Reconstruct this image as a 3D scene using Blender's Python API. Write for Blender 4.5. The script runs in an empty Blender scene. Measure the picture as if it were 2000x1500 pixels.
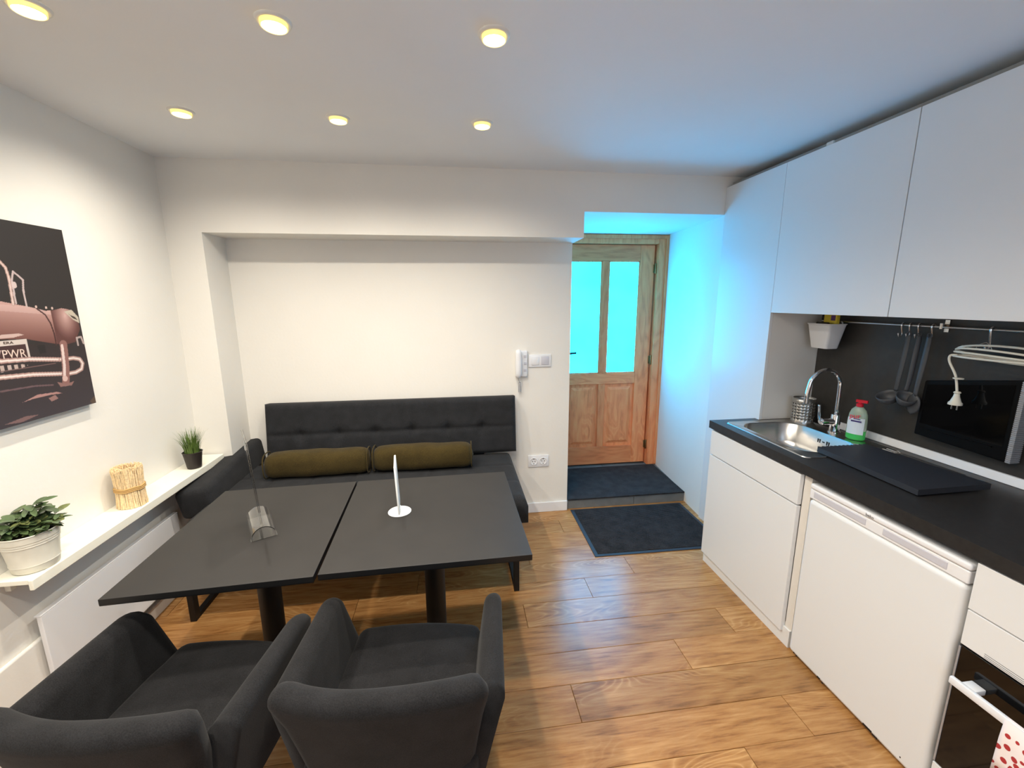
import bpy, bmesh, math, random
import numpy as np
from mathutils import Vector, Matrix
R = math.radians
random.seed(7)
SC = bpy.context.scene
COL = SC.collection

# ------------------------------------------------------------------ camera, world, exposure
cam_d = bpy.data.cameras.new('camera')
cam = bpy.data.objects.new('camera', cam_d); COL.objects.link(cam)
yaw, pitch, roll = 0.131828783, 0.194171863, 0.00519492
fw = Vector((math.sin(yaw)*math.cos(pitch), math.cos(yaw)*math.cos(pitch), -math.sin(pitch)))
ri = Vector((math.cos(yaw), -math.sin(yaw), 0)); dn = fw.cross(ri)
r2 = math.cos(roll)*ri + math.sin(roll)*dn; d2 = -math.sin(roll)*ri + math.cos(roll)*dn
mw = Matrix.Identity(4)
for i in range(3):
    mw[i][0] = r2[i]; mw[i][1] = -d2[i]; mw[i][2] = -fw[i]
mw[0][3], mw[1][3], mw[2][3] = 0, 0, 1.62
cam.matrix_world = mw
cam_d.sensor_width = 36; cam_d.lens = 828.6965/2000*36; cam_d.clip_start = 0.02
SC.camera = cam
w = bpy.data.worlds.new('world'); SC.world = w; w.use_nodes = True
w.node_tree.nodes['Background'].inputs[0].default_value = (.8, .9, 1, 1)
w.node_tree.nodes['Background'].inputs[1].default_value = 0.3
SC.view_settings.view_transform = 'Standard'; SC.view_settings.look = 'None'
SC.view_settings.gamma = 1; SC.view_settings.exposure = 0.1
try: SC.view_settings.use_curve_mapping = False
except Exception: pass
LAMP_W = 18.5
DOOR_GLOW = 17.0
# added cool fill light behind the camera; the rear wall has no window
ad = bpy.data.lights.new('rear_fill_light', 'AREA'); ad.shape = 'RECTANGLE'; ad.size = 1.2; ad.size_y = 1.2
ad.energy = 14; ad.color = (.62, .78, 1.0)
ao = bpy.data.objects.new('rear_fill_light', ad); COL.objects.link(ao)
ao.location = (0.5, -1.55, 1.5); ao.rotation_euler = (R(90), 0, 0)

# ------------------------------------------------------------------ helpers
def s2l(c):
    c = c/255.
    return c/12.92 if c <= .04045 else ((c+.055)/1.055)**2.4
def rgb(r, g, b): return (s2l(r), s2l(g), s2l(b), 1)

def mat(name, col, rough=.5, metal=0, spec=.5, bump=0, bscale=200, bdist=.002, noise=0, nscale=5, emit=None, estr=0, trans=0, ior=1.45, coat=0, sheen=0, alpha=1):
    m = bpy.data.materials.new(name); m.use_nodes = True
    nt = m.node_tree; b = nt.nodes['Principled BSDF']
    b.inputs['Base Color'].default_value = col; b.inputs['Roughness'].default_value = rough
    b.inputs['Metallic'].default_value = metal; b.inputs['Specular IOR Level'].default_value = spec
    b.inputs['Transmission Weight'].default_value = trans; b.inputs['IOR'].default_value = ior
    b.inputs['Coat Weight'].default_value = coat; b.inputs['Sheen Weight'].default_value = sheen
    b.inputs['Alpha'].default_value = alpha
    if emit: b.inputs['Emission Color'].default_value = emit; b.inputs['Emission Strength'].default_value = estr
    tc = nt.nodes.new('ShaderNodeTexCoord')
    if noise:
        n = nt.nodes.new('ShaderNodeTexNoise'); n.inputs['Scale'].default_value = nscale; n.inputs['Detail'].default_value = 6
        nt.links.new(tc.outputs['Object'], n.inputs['Vector'])
        mx = nt.nodes.new('ShaderNodeMix'); mx.data_type = 'RGBA'
        mx.inputs[6].default_value = tuple(c*(1-noise) for c in col[:3])+(1,)
        mx.inputs[7].default_value = tuple(min(1, c*(1+noise)) for c in col[:3])+(1,)
        rp = nt.nodes.new('ShaderNodeMapRange'); rp.inputs[1].default_value = .3; rp.inputs[2].default_value = .7
        nt.links.new(n.outputs['Fac'], rp.inputs[0]); nt.links.new(rp.outputs[0], mx.inputs[0])
        nt.links.new(mx.outputs[2], b.inputs['Base Color'])
    if bump:
        n = nt.nodes.new('ShaderNodeTexNoise'); n.inputs['Scale'].default_value = bscale; n.inputs['Detail'].default_value = 3
        nt.links.new(tc.outputs['Object'], n.inputs['Vector'])
        bp = nt.nodes.new('ShaderNodeBump'); bp.inputs['Strength'].default_value = bump; bp.inputs['Distance'].default_value = bdist
        nt.links.new(n.outputs['Fac'], bp.inputs['Height']); nt.links.new(bp.outputs['Normal'], b.inputs['Normal'])
    return m

def wood(name, dark, mid, light, axis=0, rough=.3, stretch=14, scale=2.2, ring=5.0, bump=.05, rnd=True, coat=0, ringmix=.3, fscale=2.2, lines=26):
    m = bpy.data.materials.new(name); m.use_nodes = True
    nt = m.node_tree; b = nt.nodes['Principled BSDF']; L = nt.links
    tc = nt.nodes.new('ShaderNodeTexCoord'); oi = nt.nodes.new('ShaderNodeObjectInfo')
    mp = nt.nodes.new('ShaderNodeMapping')
    sc = [scale*stretch]*3; sc[axis] = scale
    mp.inputs['Scale'].default_value = sc
    L.new(tc.outputs['Object'], mp.inputs['Vector'])
    ml = nt.nodes.new('ShaderNodeMath'); ml.operation = 'MULTIPLY'; ml.inputs[1].default_value = 37 if rnd else 0
    L.new(oi.outputs['Random'], ml.inputs[0])
    cb = nt.nodes.new('ShaderNodeCombineXYZ'); L.new(ml.outputs[0], cb.inputs[0]); L.new(ml.outputs[0], cb.inputs[1]); L.new(ml.outputs[0], cb.inputs[2])
    L.new(cb.outputs[0], mp.inputs['Location'])
    fine = nt.nodes.new('ShaderNodeTexNoise'); fine.inputs['Scale'].default_value = fscale; fine.inputs['Detail'].default_value = 9; fine.inputs['Roughness'].default_value = .68; fine.inputs['Distortion'].default_value = .15
    L.new(mp.outputs[0], fine.inputs['Vector'])
    # broad cathedral rings: contour lines of a slow noise field
    mp2 = nt.nodes.new('ShaderNodeMapping'); sc2 = [ring]*3; sc2[axis] = ring*.28
    mp2.inputs['Scale'].default_value = sc2
    L.new(tc.outputs['Object'], mp2.inputs['Vector']); L.new(cb.outputs[0], mp2.inputs['Location'])
    slow = nt.nodes.new('ShaderNodeTexNoise'); slow.inputs['Scale'].default_value = 1.0; slow.inputs['Detail'].default_value = 2; slow.inputs['Distortion'].default_value = .3
    L.new(mp2.outputs[0], slow.inputs['Vector'])
    m1 = nt.nodes.new('ShaderNodeMath'); m1.operation = 'MULTIPLY'; m1.inputs[1].default_value = 9
    L.new(slow.outputs['Fac'], m1.inputs[0])
    fr = nt.nodes.new('ShaderNodeMath'); fr.operation = 'PINGPONG'; fr.inputs[1].default_value = .5; L.new(m1.outputs[0], fr.inputs[0])
    mx = nt.nodes.new('ShaderNodeMix'); mx.data_type = 'FLOAT'; mx.inputs[0].default_value = ringmix
    L.new(fine.outputs['Fac'], mx.inputs[2]); L.new(fr.outputs[0], mx.inputs[3])
    def mth(op, a, b_=None, v=None):
        q = nt.nodes.new('ShaderNodeMath'); q.operation = op; L.new(a, q.inputs[0])
        if b_ is not None: L.new(b_, q.inputs[1])
        elif v is not None: q.inputs[1].default_value = v
        return q.outputs[0]
    # thin pale growth-ring lines in scattered patches
    rl_ = mth('PINGPONG', mth('MULTIPLY', slow.outputs['Fac'], v=lines), v=.5)
    thin = mth('POWER', mth('MULTIPLY', rl_, v=2.0), v=3.0)
    pn = nt.nodes.new('ShaderNodeTexNoise'); pn.inputs['Scale'].default_value = .8; pn.inputs['Detail'].default_value = 1
    L.new(mp2.outputs[0], pn.inputs['Vector'])
    pm = nt.nodes.new('ShaderNodeMapRange'); pm.inputs[1].default_value = .48; pm.inputs[2].default_value = .64; L.new(pn.outputs['Fac'], pm.inputs[0])
    add = mth('MULTIPLY', mth('MULTIPLY', thin, pm.outputs[0]), v=.22)
    tot = mth('ADD', mx.outputs[0], add)
    cr = nt.nodes.new('ShaderNodeValToRGB'); e = cr.color_ramp.elements
    e[0].position = .2; e[0].color = dark; e[1].position = .72; e[1].color = light
    k = cr.color_ramp.elements.new(.42); k.color = mid
    L.new(tot, cr.inputs['Fac'])
    hs = nt.nodes.new('ShaderNodeHueSaturation')
    mr = nt.nodes.new('ShaderNodeMapRange'); mr.inputs[3].default_value = .86; mr.inputs[4].default_value = 1.12
    L.new(oi.outputs['Random'], mr.inputs[0])
    if rnd: L.new(mr.outputs[0], hs.inputs['Value'])
    L.new(cr.outputs['Color'], hs.inputs['Color']); L.new(hs.outputs['Color'], b.inputs['Base Color'])
    b.inputs['Roughness'].default_value = rough; b.inputs['Coat Weight'].default_value = coat
    bp = nt.nodes.new('ShaderNodeBump'); bp.inputs['Strength'].default_value = bump; bp.inputs['Distance'].default_value = .002
    L.new(fine.outputs['Fac'], bp.inputs['Height']); L.new(bp.outputs['Normal'], b.inputs['Normal'])
    return m

def fabric(name, a, bcol, scale=420, rough=.95, bump=.35):
    m = bpy.data.materials.new(name); m.use_nodes = True
    nt = m.node_tree; b = nt.nodes['Principled BSDF']; L = nt.links
    tc = nt.nodes.new('ShaderNodeTexCoord')
    n = nt.nodes.new('ShaderNodeTexNoise'); n.inputs['Scale'].default_value = scale; n.inputs['Detail'].default_value = 2
    n2 = nt.nodes.new('ShaderNodeTexNoise'); n2.inputs['Scale'].default_value = 14; n2.inputs['Detail'].default_value = 4
    L.new(tc.outputs['Object'], n.inputs['Vector']); L.new(tc.outputs['Object'], n2.inputs['Vector'])
    av = nt.nodes.new('ShaderNodeMix'); av.data_type = 'FLOAT'; av.inputs[0].default_value = .35
    L.new(n.outputs['Fac'], av.inputs[2]); L.new(n2.outputs['Fac'], av.inputs[3])
    cr = nt.nodes.new('ShaderNodeValToRGB'); cr.color_ramp.elements[0].position = .35; cr.color_ramp.elements[0].color = a
    cr.color_ramp.elements[1].position = .68; cr.color_ramp.elements[1].color = bcol
    L.new(av.outputs[0], cr.inputs['Fac']); L.new(cr.outputs['Color'], b.inputs['Base Color'])
    b.inputs['Roughness'].default_value = rough; b.inputs['Specular IOR Level'].default_value = .2
    b.inputs['Sheen Weight'].default_value = .05; b.inputs['Sheen Roughness'].default_value = .5
    bp = nt.nodes.new('ShaderNodeBump'); bp.inputs['Strength'].default_value = bump; bp.inputs['Distance'].default_value = .0015
    L.new(n.outputs['Fac'], bp.inputs['Height']); L.new(bp.outputs['Normal'], b.inputs['Normal'])
    return m

def tag(o, label=None, cat=None, group=None, kind=None):
    if label: o['label'] = label
    if cat: o['category'] = cat
    if group: o['group'] = group
    if kind: o['kind'] = kind
    return o
def thing(name, label, cat, loc=(0, 0, 0), rz=0, group=None):
    o = bpy.data.objects.new(name, None); COL.objects.link(o)
    o.empty_display_size = .05
    o.location = loc; o.rotation_euler = (0, 0, rz)
    return tag(o, label, cat, group)
def obj(name, bm, m, parent=None, smooth=False, bevel=0, seg=2, loc=None, subsurf=0, angle=35):
    me = bpy.data.meshes.new(name)
    if isinstance(bm, bmesh.types.BMesh):
        bmesh.ops.recalc_face_normals(bm, faces=bm.faces)
        bm.to_mesh(me); bm.free()
    else:
        me.from_pydata(*bm); me.validate()
    for k in (m if isinstance(m, (list, tuple)) else [m]): me.materials.append(k)
    o = bpy.data.objects.new(name, me); COL.objects.link(o)
    if parent: o.parent = parent
    if loc: o.location = loc
    if bevel:
        md = o.modifiers.new('bevel', 'BEVEL'); md.width = bevel; md.segments = seg; md.limit_method = 'ANGLE'; md.angle_limit = R(40)
        if smooth is False: smooth = 'auto'
    if subsurf:
        md = o.modifiers.new('sub', 'SUBSURF'); md.levels = subsurf; md.render_levels = subsurf
    if smooth is True:
        for p in me.polygons: p.use_smooth = True
    elif smooth == 'auto':
        for p in me.polygons: p.use_smooth = True
        try: me.set_sharp_from_angle(angle=R(angle))
        except Exception: pass
        if bevel:
            md = o.modifiers.new('wn', 'WEIGHTED_NORMAL'); md.keep_sharp = False
            for e in me.edges: e.use_edge_sharp = False
    return o
def struct(name, bm, m, parent=None, **k):
    o = obj(name, bm, m, parent, **k)
    if parent is None: o['kind'] = 'structure'
    return o
def box(bm, x0, x1, y0, y1, z0, z1, M=None):
    v = [bm.verts.new((x, y, z)) for z in (z0, z1) for (x, y) in ((x0, y0), (x1, y0), (x1, y1), (x0, y1))]
    for f in ((3, 2, 1, 0), (4, 5, 6, 7), (0, 1, 5, 4), (1, 2, 6, 5), (2, 3, 7, 6), (3, 0, 4, 7)):
        bm.faces.new([v[i] for i in f])
    if M is not None:
        for q in v: q.co = M @ q.co
    return v
def bx(x0, x1, y0, y1, z0, z1, M=None):
    bm = bmesh.new(); box(bm, x0, x1, y0, y1, z0, z1, M); return bm
def prism(bm, pts, z0, z1):
    a = [bm.verts.new((p[0], p[1], z0)) for p in pts]; b = [bm.verts.new((p[0], p[1], z1)) for p in pts]
    n = len(pts)
    bm.faces.new(a[::-1]); bm.faces.new(b)
    for i in range(n): bm.faces.new([a[i], a[(i+1) % n], b[(i+1) % n], b[i]])
def lathe(bm, prof, n=32, c=(0, 0, 0), M=None, cap=True):
    rings = []
    for (r, z) in prof:
        ring = []
        for i in range(n):
            a = 2*math.pi*i/n
            p = Vector((r*math.cos(a), r*math.sin(a), z))
            if M is not None: p = M @ p
            ring.append(bm.verts.new(p+Vector(c)))
        rings.append(ring)
    for k in range(len(rings)-1):
        for i in range(n):
            bm.faces.new([rings[k][i], rings[k][(i+1) % n], rings[k+1][(i+1) % n], rings[k+1][i]])
    if cap:
        if prof[0][0] > 1e-6: bm.faces.new(rings[0][::-1])
        if prof[-1][0] > 1e-6: bm.faces.new(rings[-1])
def tube(bm, pts, r, n=10, closed=False, flat=1.0):
    pts = [Vector(p) for p in pts]; rings = []
    N = len(pts); up = None
    for i, p in enumerate(pts):
        if closed: t = pts[(i+1) % N]-pts[(i-1) % N]
        else: t = pts[min(i+1, N-1)]-pts[max(i-1, 0)]
        t.normalize()
        if up is None:
            up = Vector((0, 0, 1)) if abs(t.z) < .9 else Vector((1, 0, 0))
        s = t.cross(up)
        if s.length < 1e-4: s = t.cross(Vector((0, 1, 0)))
        s.normalize(); u = s.cross(t).normalized(); up = u
        rr = r[i] if isinstance(r, (list, tuple)) else r
        rings.append([bm.verts.new(p+s*rr*math.cos(2*math.pi*k/n)+u*rr*flat*math.sin(2*math.pi*k/n)) for k in range(n)])
    for i in range(N if closed else N-1):
        A, B = rings[i], rings[(i+1) % N]
        for k in range(n): bm.faces.new([A[k], A[(k+1) % n], B[(k+1) % n], B[k]])
    if not closed:
        bm.faces.new(rings[0][::-1]); bm.faces.new(rings[-1])
def smooth_path(pts, n=8):
    P = [Vector(p) for p in pts]; out = []
    for i in range(len(P)-1):
        p0 = P[max(i-1, 0)]; p1 = P[i]; p2 = P[i+1]; p3 = P[min(i+2, len(P)-1)]
        for k in range(n):
            t = k/n
            out.append(.5*((2*p1)+(-p0+p2)*t+(2*p0-5*p1+4*p2-p3)*t*t+(-p0+3*p1-3*p2+p3)*t**3))
    out.append(P[-1]); return out
def rbox(x0, x1, y0, y1, z0, z1, r, seg=4, puff=0):
    bm = bx(x0, x1, y0, y1, z0, z1)
    bmesh.ops.bevel(bm, geom=list(bm.edges)+list(bm.verts), offset=r, segments=seg, profile=.5, affect='EDGES')
    return bm
def pad(w, h, t, nu, nv, r, disp=None):
    """upholstered panel: x across, z up, front faces -y (front surface at y=0, back at y=t)"""
    bm = bmesh.new(); F = []
    for j in range(nv+1):
        row = []
        for i in range(nu+1):
            x = -w/2+w*i/nu; z = h*j/nv
            e = min(x+w/2, w/2-x, z, h-z)
            d = r-math.sqrt(max(0, r*r-(r-min(e, r))**2)) if e < r else 0
            y = d+(disp(x, z)*min(1, e/r) if disp else 0)
            row.append(bm.verts.new((x, y, z)))
        F.append(row)
    for j in range(nv):
        for i in range(nu): bm.faces.new([F[j][i], F[j][i+1], F[j+1][i+1], F[j+1][i]])
    loop = F[0][:]+[F[j][nu] for j in range(1, nv+1)]+F[nv][::-1][1:]+[F[j][0] for j in range(nv-1, 0, -1)]
    B = [bm.verts.new((v.co.x, t, v.co.z)) for v in loop]; n = len(loop)
    for i in range(n): bm.faces.new([loop[i], B[i], B[(i+1) % n], loop[(i+1) % n]])
    bm.faces.new(B)
    return bm
def text_bm(s, size, depth=.0006):
    cu = bpy.data.curves.new('t', 'FONT'); cu.body = s; cu.size = size; cu.extrude = depth
    cu.align_x = 'CENTER'; cu.align_y = 'CENTER'
    o = bpy.data.objects.new('t', cu); COL.objects.link(o)
    dg = bpy.context.evaluated_depsgraph_get(); me = bpy.data.meshes.new_from_object(o.evaluated_get(dg))
    bm = bmesh.new(); bm.from_mesh(me)
    bpy.data.objects.remove(o); bpy.data.curves.remove(cu); bpy.data.meshes.remove(me)
    return bm
def copy_tree(o, parent=None):
    c = o.copy(); COL.objects.link(c)
    if parent: c.parent = parent
    for ch in list(o.children): copy_tree(ch, c)
    return c

# ------------------------------------------------------------------ materials
M = {}
M['wall'] = mat('wall_paint', (.80, .775, .72, 1), .75, bump=.25, bscale=60, bdist=.002, noise=.02, nscale=2)
M['ceil'] = mat('ceiling_paint', (.83, .845, .855, 1), .85, bump=.1, bscale=120, noise=.015, nscale=2)
M['white'] = mat('white_lacquer', (.74, .755, .76, 1), .32)
M['whiteb'] = mat('white_plastic', (.79, .80, .82, 1), .35)
M['offw'] = mat('cabinet_side', (.72, .70, .66, 1), .45)
M['plank'] = wood('oak_laminate', rgb(98, 60, 28), rgb(158, 111, 63), rgb(190, 146, 93), axis=0, rough=.27, stretch=12, scale=1.6, ring=4.0, bump=.05, ringmix=.2, fscale=3.6, lines=40)
M['joint'] = mat('floor_base', rgb(60, 38, 22), .8)
M['pine'] = wood('pine', rgb(206, 112, 66), rgb(240, 148, 94), rgb(250, 172, 116), axis=2, rough=.42, stretch=9, scale=1.6, ring=5, bump=.03)
M['pineh'] = wood('pine_cross', rgb(206, 112, 66), rgb(238, 146, 94), rgb(248, 170, 114), axis=0, rough=.42, stretch=9, scale=1.6, ring=5, bump=.03)
M['birch'] = wood('birch_leg', rgb(190, 160, 120), rgb(215, 188, 150), rgb(230, 206, 170), axis=2, rough=.45, stretch=8, scale=2, ring=6)
M['fab'] = fabric('charcoal_weave', rgb(15, 15, 16), rgb(36, 36, 38))
M['fab2'] = fabric('sofa_weave', rgb(26, 27, 29), rgb(46, 47, 50), 300)
M['olive'] = fabric('olive_velvet', rgb(48, 39, 16), rgb(72, 60, 28), 260, bump=.2)
M['table'] = mat('table_laminate', rgb(33, 31, 30), .5, noise=.12, nscale=9, bump=.1, bscale=500, bdist=.0005)
M['black'] = mat('black_metal', rgb(9, 9, 10), .5, bump=.05)
M['gloss'] = mat('black_gloss', rgb(10, 10, 11), .06)
M['dark'] = mat('black_plastic', rgb(20, 20, 22), .4)
M['mat'] = fabric('door_mat', rgb(14, 14, 16), rgb(62, 60, 62), 350, bump=.8)
M['rubber'] = mat('mat_edge', rgb(46, 50, 58), .55)
M['tile'] = mat('step_tile', rgb(110, 112, 112), .55, noise=.15, nscale=12)
M['worktop'] = mat('worktop_laminate', rgb(42, 41, 41), .38, noise=.18, nscale=60, bump=.15, bscale=300, bdist=.0008)
M['splash'] = mat('splashback_laminate', rgb(52, 50, 48), .42, noise=.12, nscale=30, bump=.1, bscale=300)
M['slate'] = mat('drainer_board', rgb(42, 44, 50), .5, bump=.4, bscale=400, bdist=.001)
M['steel'] = mat('brushed_steel', (.56, .55, .53, 1), .26, 1, bump=.04, bscale=500)
M['chrome'] = mat('chrome', (.78, .78, .8, 1), .07, 1)
M['brass'] = mat('hinge_brass', rgb(150, 130, 90), .35, 1)
M['sill'] = mat('shelf_paint', rgb(238, 236, 222), .5, bump=.1, bscale=80)
M['zinc'] = mat('painted_zinc', rgb(214, 210, 196), .42, noise=.06, nscale=20)
M['grass'] = mat('grass_blade', rgb(92, 116, 52), .55, noise=.4, nscale=40)
M['leaf'] = mat('leaf_green', rgb(74, 92, 58), .4, noise=.4, nscale=30, coat=.2)
M['leaf2'] = mat('leaf_olive', rgb(104, 112, 66), .4, noise=.3, nscale=30)
M['stem'] = mat('stem', rgb(70, 76, 40), .6)
M['pot'] = mat('dark_pot', rgb(44, 38, 34), .5)
M['soil'] = mat('soil', rgb(40, 30, 22), .9, bump=.6, bscale=200)
M['straw'] = mat('straw', rgb(234, 208, 164), .75, noise=.22, nscale=120)
M['twine'] = mat('twine', rgb(196, 158, 100), .8)
M['acryl'] = mat('clear_acrylic', (.97, .97, .97, 1), .03, trans=1, ior=1.47)
M['paper'] = mat('white_card', (.85, .86, .84, 1), .4)
M['cable'] = mat('white_cable', rgb(226, 222, 208), .4)
M['red'] = mat('red_cap', rgb(200, 30, 50), .35)
M['liquid'] = mat('green_liquid', rgb(80, 215, 110), .1, trans=.3)
M['clearp'] = mat('clear_bottle', rgb(205, 225, 205), .12, trans=.55)
M['label'] = mat('bottle_label', rgb(214, 226, 236), .4)
M['pink'] = mat('label_pink', rgb(226, 44, 84), .4)
M['navy'] = mat('label_navy', rgb(60, 50, 110), .4)
M['yellow'] = mat('sponge_packet', rgb(220, 196, 60), .5)
M['purple'] = mat('packet_print', rgb(90, 50, 110), .5)
M['nylon'] = mat('grey_nylon', rgb(72, 74, 78), .45)
M['grey'] = mat('grey_plastic', rgb(170, 170, 172), .45)
M['tvb'] = mat('television_black', rgb(5, 5, 6), .5, spec=.15)
M['pale'] = mat('pale_grey_plastic', rgb(198, 198, 206), .3)
M['silver'] = mat('silver_plastic', rgb(170, 172, 178), .35, .4)
M['brand'] = mat('grey_print', rgb(90, 90, 96), .5)
M['litring'] = mat('lamplit_ring', rgb(240, 226, 180), .35, emit=(1, .72, .2, 1), estr=.9)  # yellow emission painted in for lamplight on the inside of the recess
M['lens'] = mat('lamp_lens', (1, 1, 1, 1), .3, emit=(1, .93, .76, 1), estr=14)
M['trimring'] = mat('lamp_trim', (.8, .8, .78, 1), .3)
M['dglass'] = mat('frosted_glass_backlit', (.02, .25, .3, 1), .35, noise=0, emit=(.006, .42, .90, 1), estr=DOOR_GLOW)
nt = M['dglass'].node_tree   # daylight through frosted glass, faint unevenness
tcn = nt.nodes.new('ShaderNodeTexCoord'); nn = nt.nodes.new('ShaderNodeTexNoise'); nn.inputs['Scale'].default_value = 2.5
nt.links.new(tcn.outputs['Object'], nn.inputs['Vector'])
mrn = nt.nodes.new('ShaderNodeMapRange'); mrn.inputs[1].default_value = .3; mrn.inputs[2].default_value = .7
mrn.inputs[3].default_value = DOOR_GLOW*.8; mrn.inputs[4].default_value = DOOR_GLOW*1.2
nt.links.new(nn.outputs['Fac'], mrn.inputs[0]); nt.links.new(mrn.outputs[0], nt.nodes['Principled BSDF'].inputs['Emission Strength'])

# ------------------------------------------------------------------ room shell
XL, XR, YB, YN, YR, ZC = -1.61, 2.14, 2.76, 3.013, -1.7, 2.405
struct('wall_left', bx(XL-.15, XL, YR-.15, 3.9, 0, ZC+.1), M['wall'])
struct('wall_right', bx(XR, XR+.15, YR-.15, YB, 0, ZC+.1), M['wall'])
struct('wall_rear', bx(XL, XR, YR-.15, YR, 0, ZC+.1), M['wall'])
struct('ceiling', bx(XL, XR, YR, YB, ZC, ZC+.1), M['ceil'])
bm = bmesh.new()
box(bm, XL, -1.42, YB, 3.9, 0, ZC+.1)                 # pier left of the niche
box(bm, -1.42, .835, YB, 3.9, 2.012, ZC+.1)           # beam
box(bm, .835, 2.3, YB, 3.9, 2.17, ZC+.1)              # above the doorway
box(bm, -1.42, .83, YN, 3.9, 0, 2.012)                # niche wall
prism(bm, [(1.80, YB), (2.3, YB), (2.3, 3.9), (1.868, 3.9), (1.866, 3.72)], 0, 2.17)   # splayed reveal
box(bm, .83, 1.868, 3.76, 3.9, 0, 2.17)
struct('wall_back', bm, M['wall'])
# floor with single planks
fl = struct('floor', bx(XL, 1.868, YR, 3.2, -.03, -.012), M['joint'])
rows = {9: .725, 6: 1.03, 5: .715, 4: .32, 3: 1.333, 2: 1.006, 1: .445, 0: 1.30, -1: 1.01, 7: .42, 8: 1.15}
PW, PL = .1705, 1.29
bmp = bx(-PL/2+.0008, PL/2-.0008, -PW/2+.0008, PW/2-.0008, -.012, 0)
bmesh.ops.bevel(bmp, geom=[e for e in bmp.edges if all(v.co.z > -.001 for v in e.verts)], offset=.0012, segments=1, affect='EDGES')
me_pl = bpy.data.meshes.new('plank'); bmp.to_mesh(me_pl); bmp.free(); me_pl.materials.append(M['plank'])
cut_meshes = {}
for k in range(-17, 12):
    y0 = 1.154+PW*k; yc = y0+PW/2
    if yc < YR-.02 or yc > 3.08: continue
    b0 = rows.get(k, random.uniform(0, 1.29)); x = b0-PL*4
    while x < 2.2:
        a, b = max(x, XL), min(x+PL, 1.868)
        if b-a > .02:
            if b-a > PL-1e-4: me = me_pl
            else:
                q = bx(-(b-a)/2+.0008, (b-a)/2-.0008, -PW/2+.0008, PW/2-.0008, -.012, 0)
                me = bpy.data.meshes.new('plank'); q.to_mesh(me); q.free(); me.materials.append(M['plank'])
            o = bpy.data.objects.new('plank', me); COL.objects.link(o); o.parent = fl; o.location = ((a+b)/2, yc, 0)
        x += PL
# skirting
struct('baseboard_back', bx(-1.42, .83, YN-.016, YN, 0, .08), M['whiteb'], bevel=.004)
struct('baseboard_left', bx(XL, XL+.018, YR, YB, 0, .07), M['offw'], bevel=.004)
struct('trim_1', bx(XL, XL+.02, .3, 1.66, .07, .375), M['wall'], bevel=.01)   # plastered ledge low on the left wall

# ------------------------------------------------------------------ landing and door
st = struct('floor_landing', bx(.832, 1.86, 3.04, 3.76, 0, .07), M['joint'])
for a, b in ((.832, 1.385), (1.388, 1.842)):
    obj('tile', bx(a, b, 3.02, 3.04, 0, .072), M['tile'], st, bevel=.002)
for i in range(2):
    for j in range(2):
        obj('tile', bx(.834+.515*i, .834+.515*(i+1)-.003, 3.04+.36*j, 3.04+.36*(j+1)-.003, .066, .073), M['tile'], st)
bm = bmesh.new(); prism(bm, [(.838, 3.012), (1.815, 3.012), (1.832, 3.62), (.838, 3.62)], .0735, .0835)
bmesh.ops.subdivide_edges(bm, edges=bm.edges[:], cuts=1)
tag(obj('carpet_mat', bm, M['mat'], bevel=.002), 'dark blue grey carpet mat covering the raised landing at the door', 'mat')
dm = thing('door_mat', 'ribbed dark blue doormat with rubber edge lying on the wood floor below the step', 'mat', (1.305, 2.675, 0), R(-.6))
obj('rubber_edge', bx(-.455, .455, -.315, .315, 0.0005, .006), M['rubber'], dm, bevel=.003)
bm = bmesh.new()
for i in range(58):
    y = -.29+i*.0101
    box(bm, -.43, .43, y, y+.0068, .004, .0105)
o = obj('rib_pile', bm, M['mat'], dm); o['kind'] = 'stuff'

dr = struct('door_1', bx(.88, 1.0055, 3.68, 3.72, .088, 2.09), M['pine'], bevel=.003)   # left stile is the root mesh
dr.name = 'door_1'
obj('stile', bx(1.633, 1.762, 3.68, 3.72, .088, 2.09), M['pine'], dr, bevel=.003)
obj('top_rail', bx(1.0055, 1.633, 3.681, 3.719, 1.955, 2.09), M['pineh'], dr, bevel=.003)
obj('lock_rail', bx(1.0055, 1.633, 3.681, 3.719, .862, .962), M['pineh'], dr, bevel=.003)
obj('bottom_rail', bx(1.0055, 1.633, 3.681, 3.719, .088, .26), M['pineh'], dr, bevel=.003)
obj('mullion', bx(1.288, 1.350, 3.681, 3.719, .26, .862), M['pine'], dr, bevel=.003)
obj('mullion', bx(1.288, 1.350, 3.681, 3.719, .962, 1.955), M['pine'], dr, bevel=.003)
for a, b in ((1.0055, 1.288), (1.350, 1.633)):
    obj('glass_pane', bx(a, b, 3.694, 3.702, .962, 1.955), M['dglass'], dr)
    bm = bmesh.new()
    for (p, q, r_, s) in ((a, a+.01, .962, 1.955), (b-.01, b, .962, 1.955), (a, b, .962, .972), (a, b, 1.945, 1.955)):
        box(bm, p, q, 3.685, 3.694, r_, s)
    obj('glazing_bead', bm, M['pine'], dr, bevel=.002)
    o = obj('door_panel', bx(a, b, 3.698, 3.706, .26, .862), M['pine'], dr)
    # raised field of the panel
    bm = bmesh.new(); c = .03; d = .055
    f0 = [(a+c, 3.698, .26+c), (b-c, 3.698, .26+c), (b-c, 3.698, .862-c), (a+c, 3.698, .862-c)]
    f1 = [(a+d, 3.686, .26+d), (b-d, 3.686, .26+d), (b-d, 3.686, .862-d), (a+d, 3.686, .862-d)]
    v0 = [bm.verts.new(p) for p in f0]; v1 = [bm.verts.new(p) for p in f1]; bm.faces.new(v1); bm.faces.new(v0[::-1])
    for i in range(4): bm.faces.new([v0[i], v0[(i+1) % 4], v1[(i+1) % 4], v1[i]])
    obj('raised_field', bm, M['pine'], o)
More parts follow.
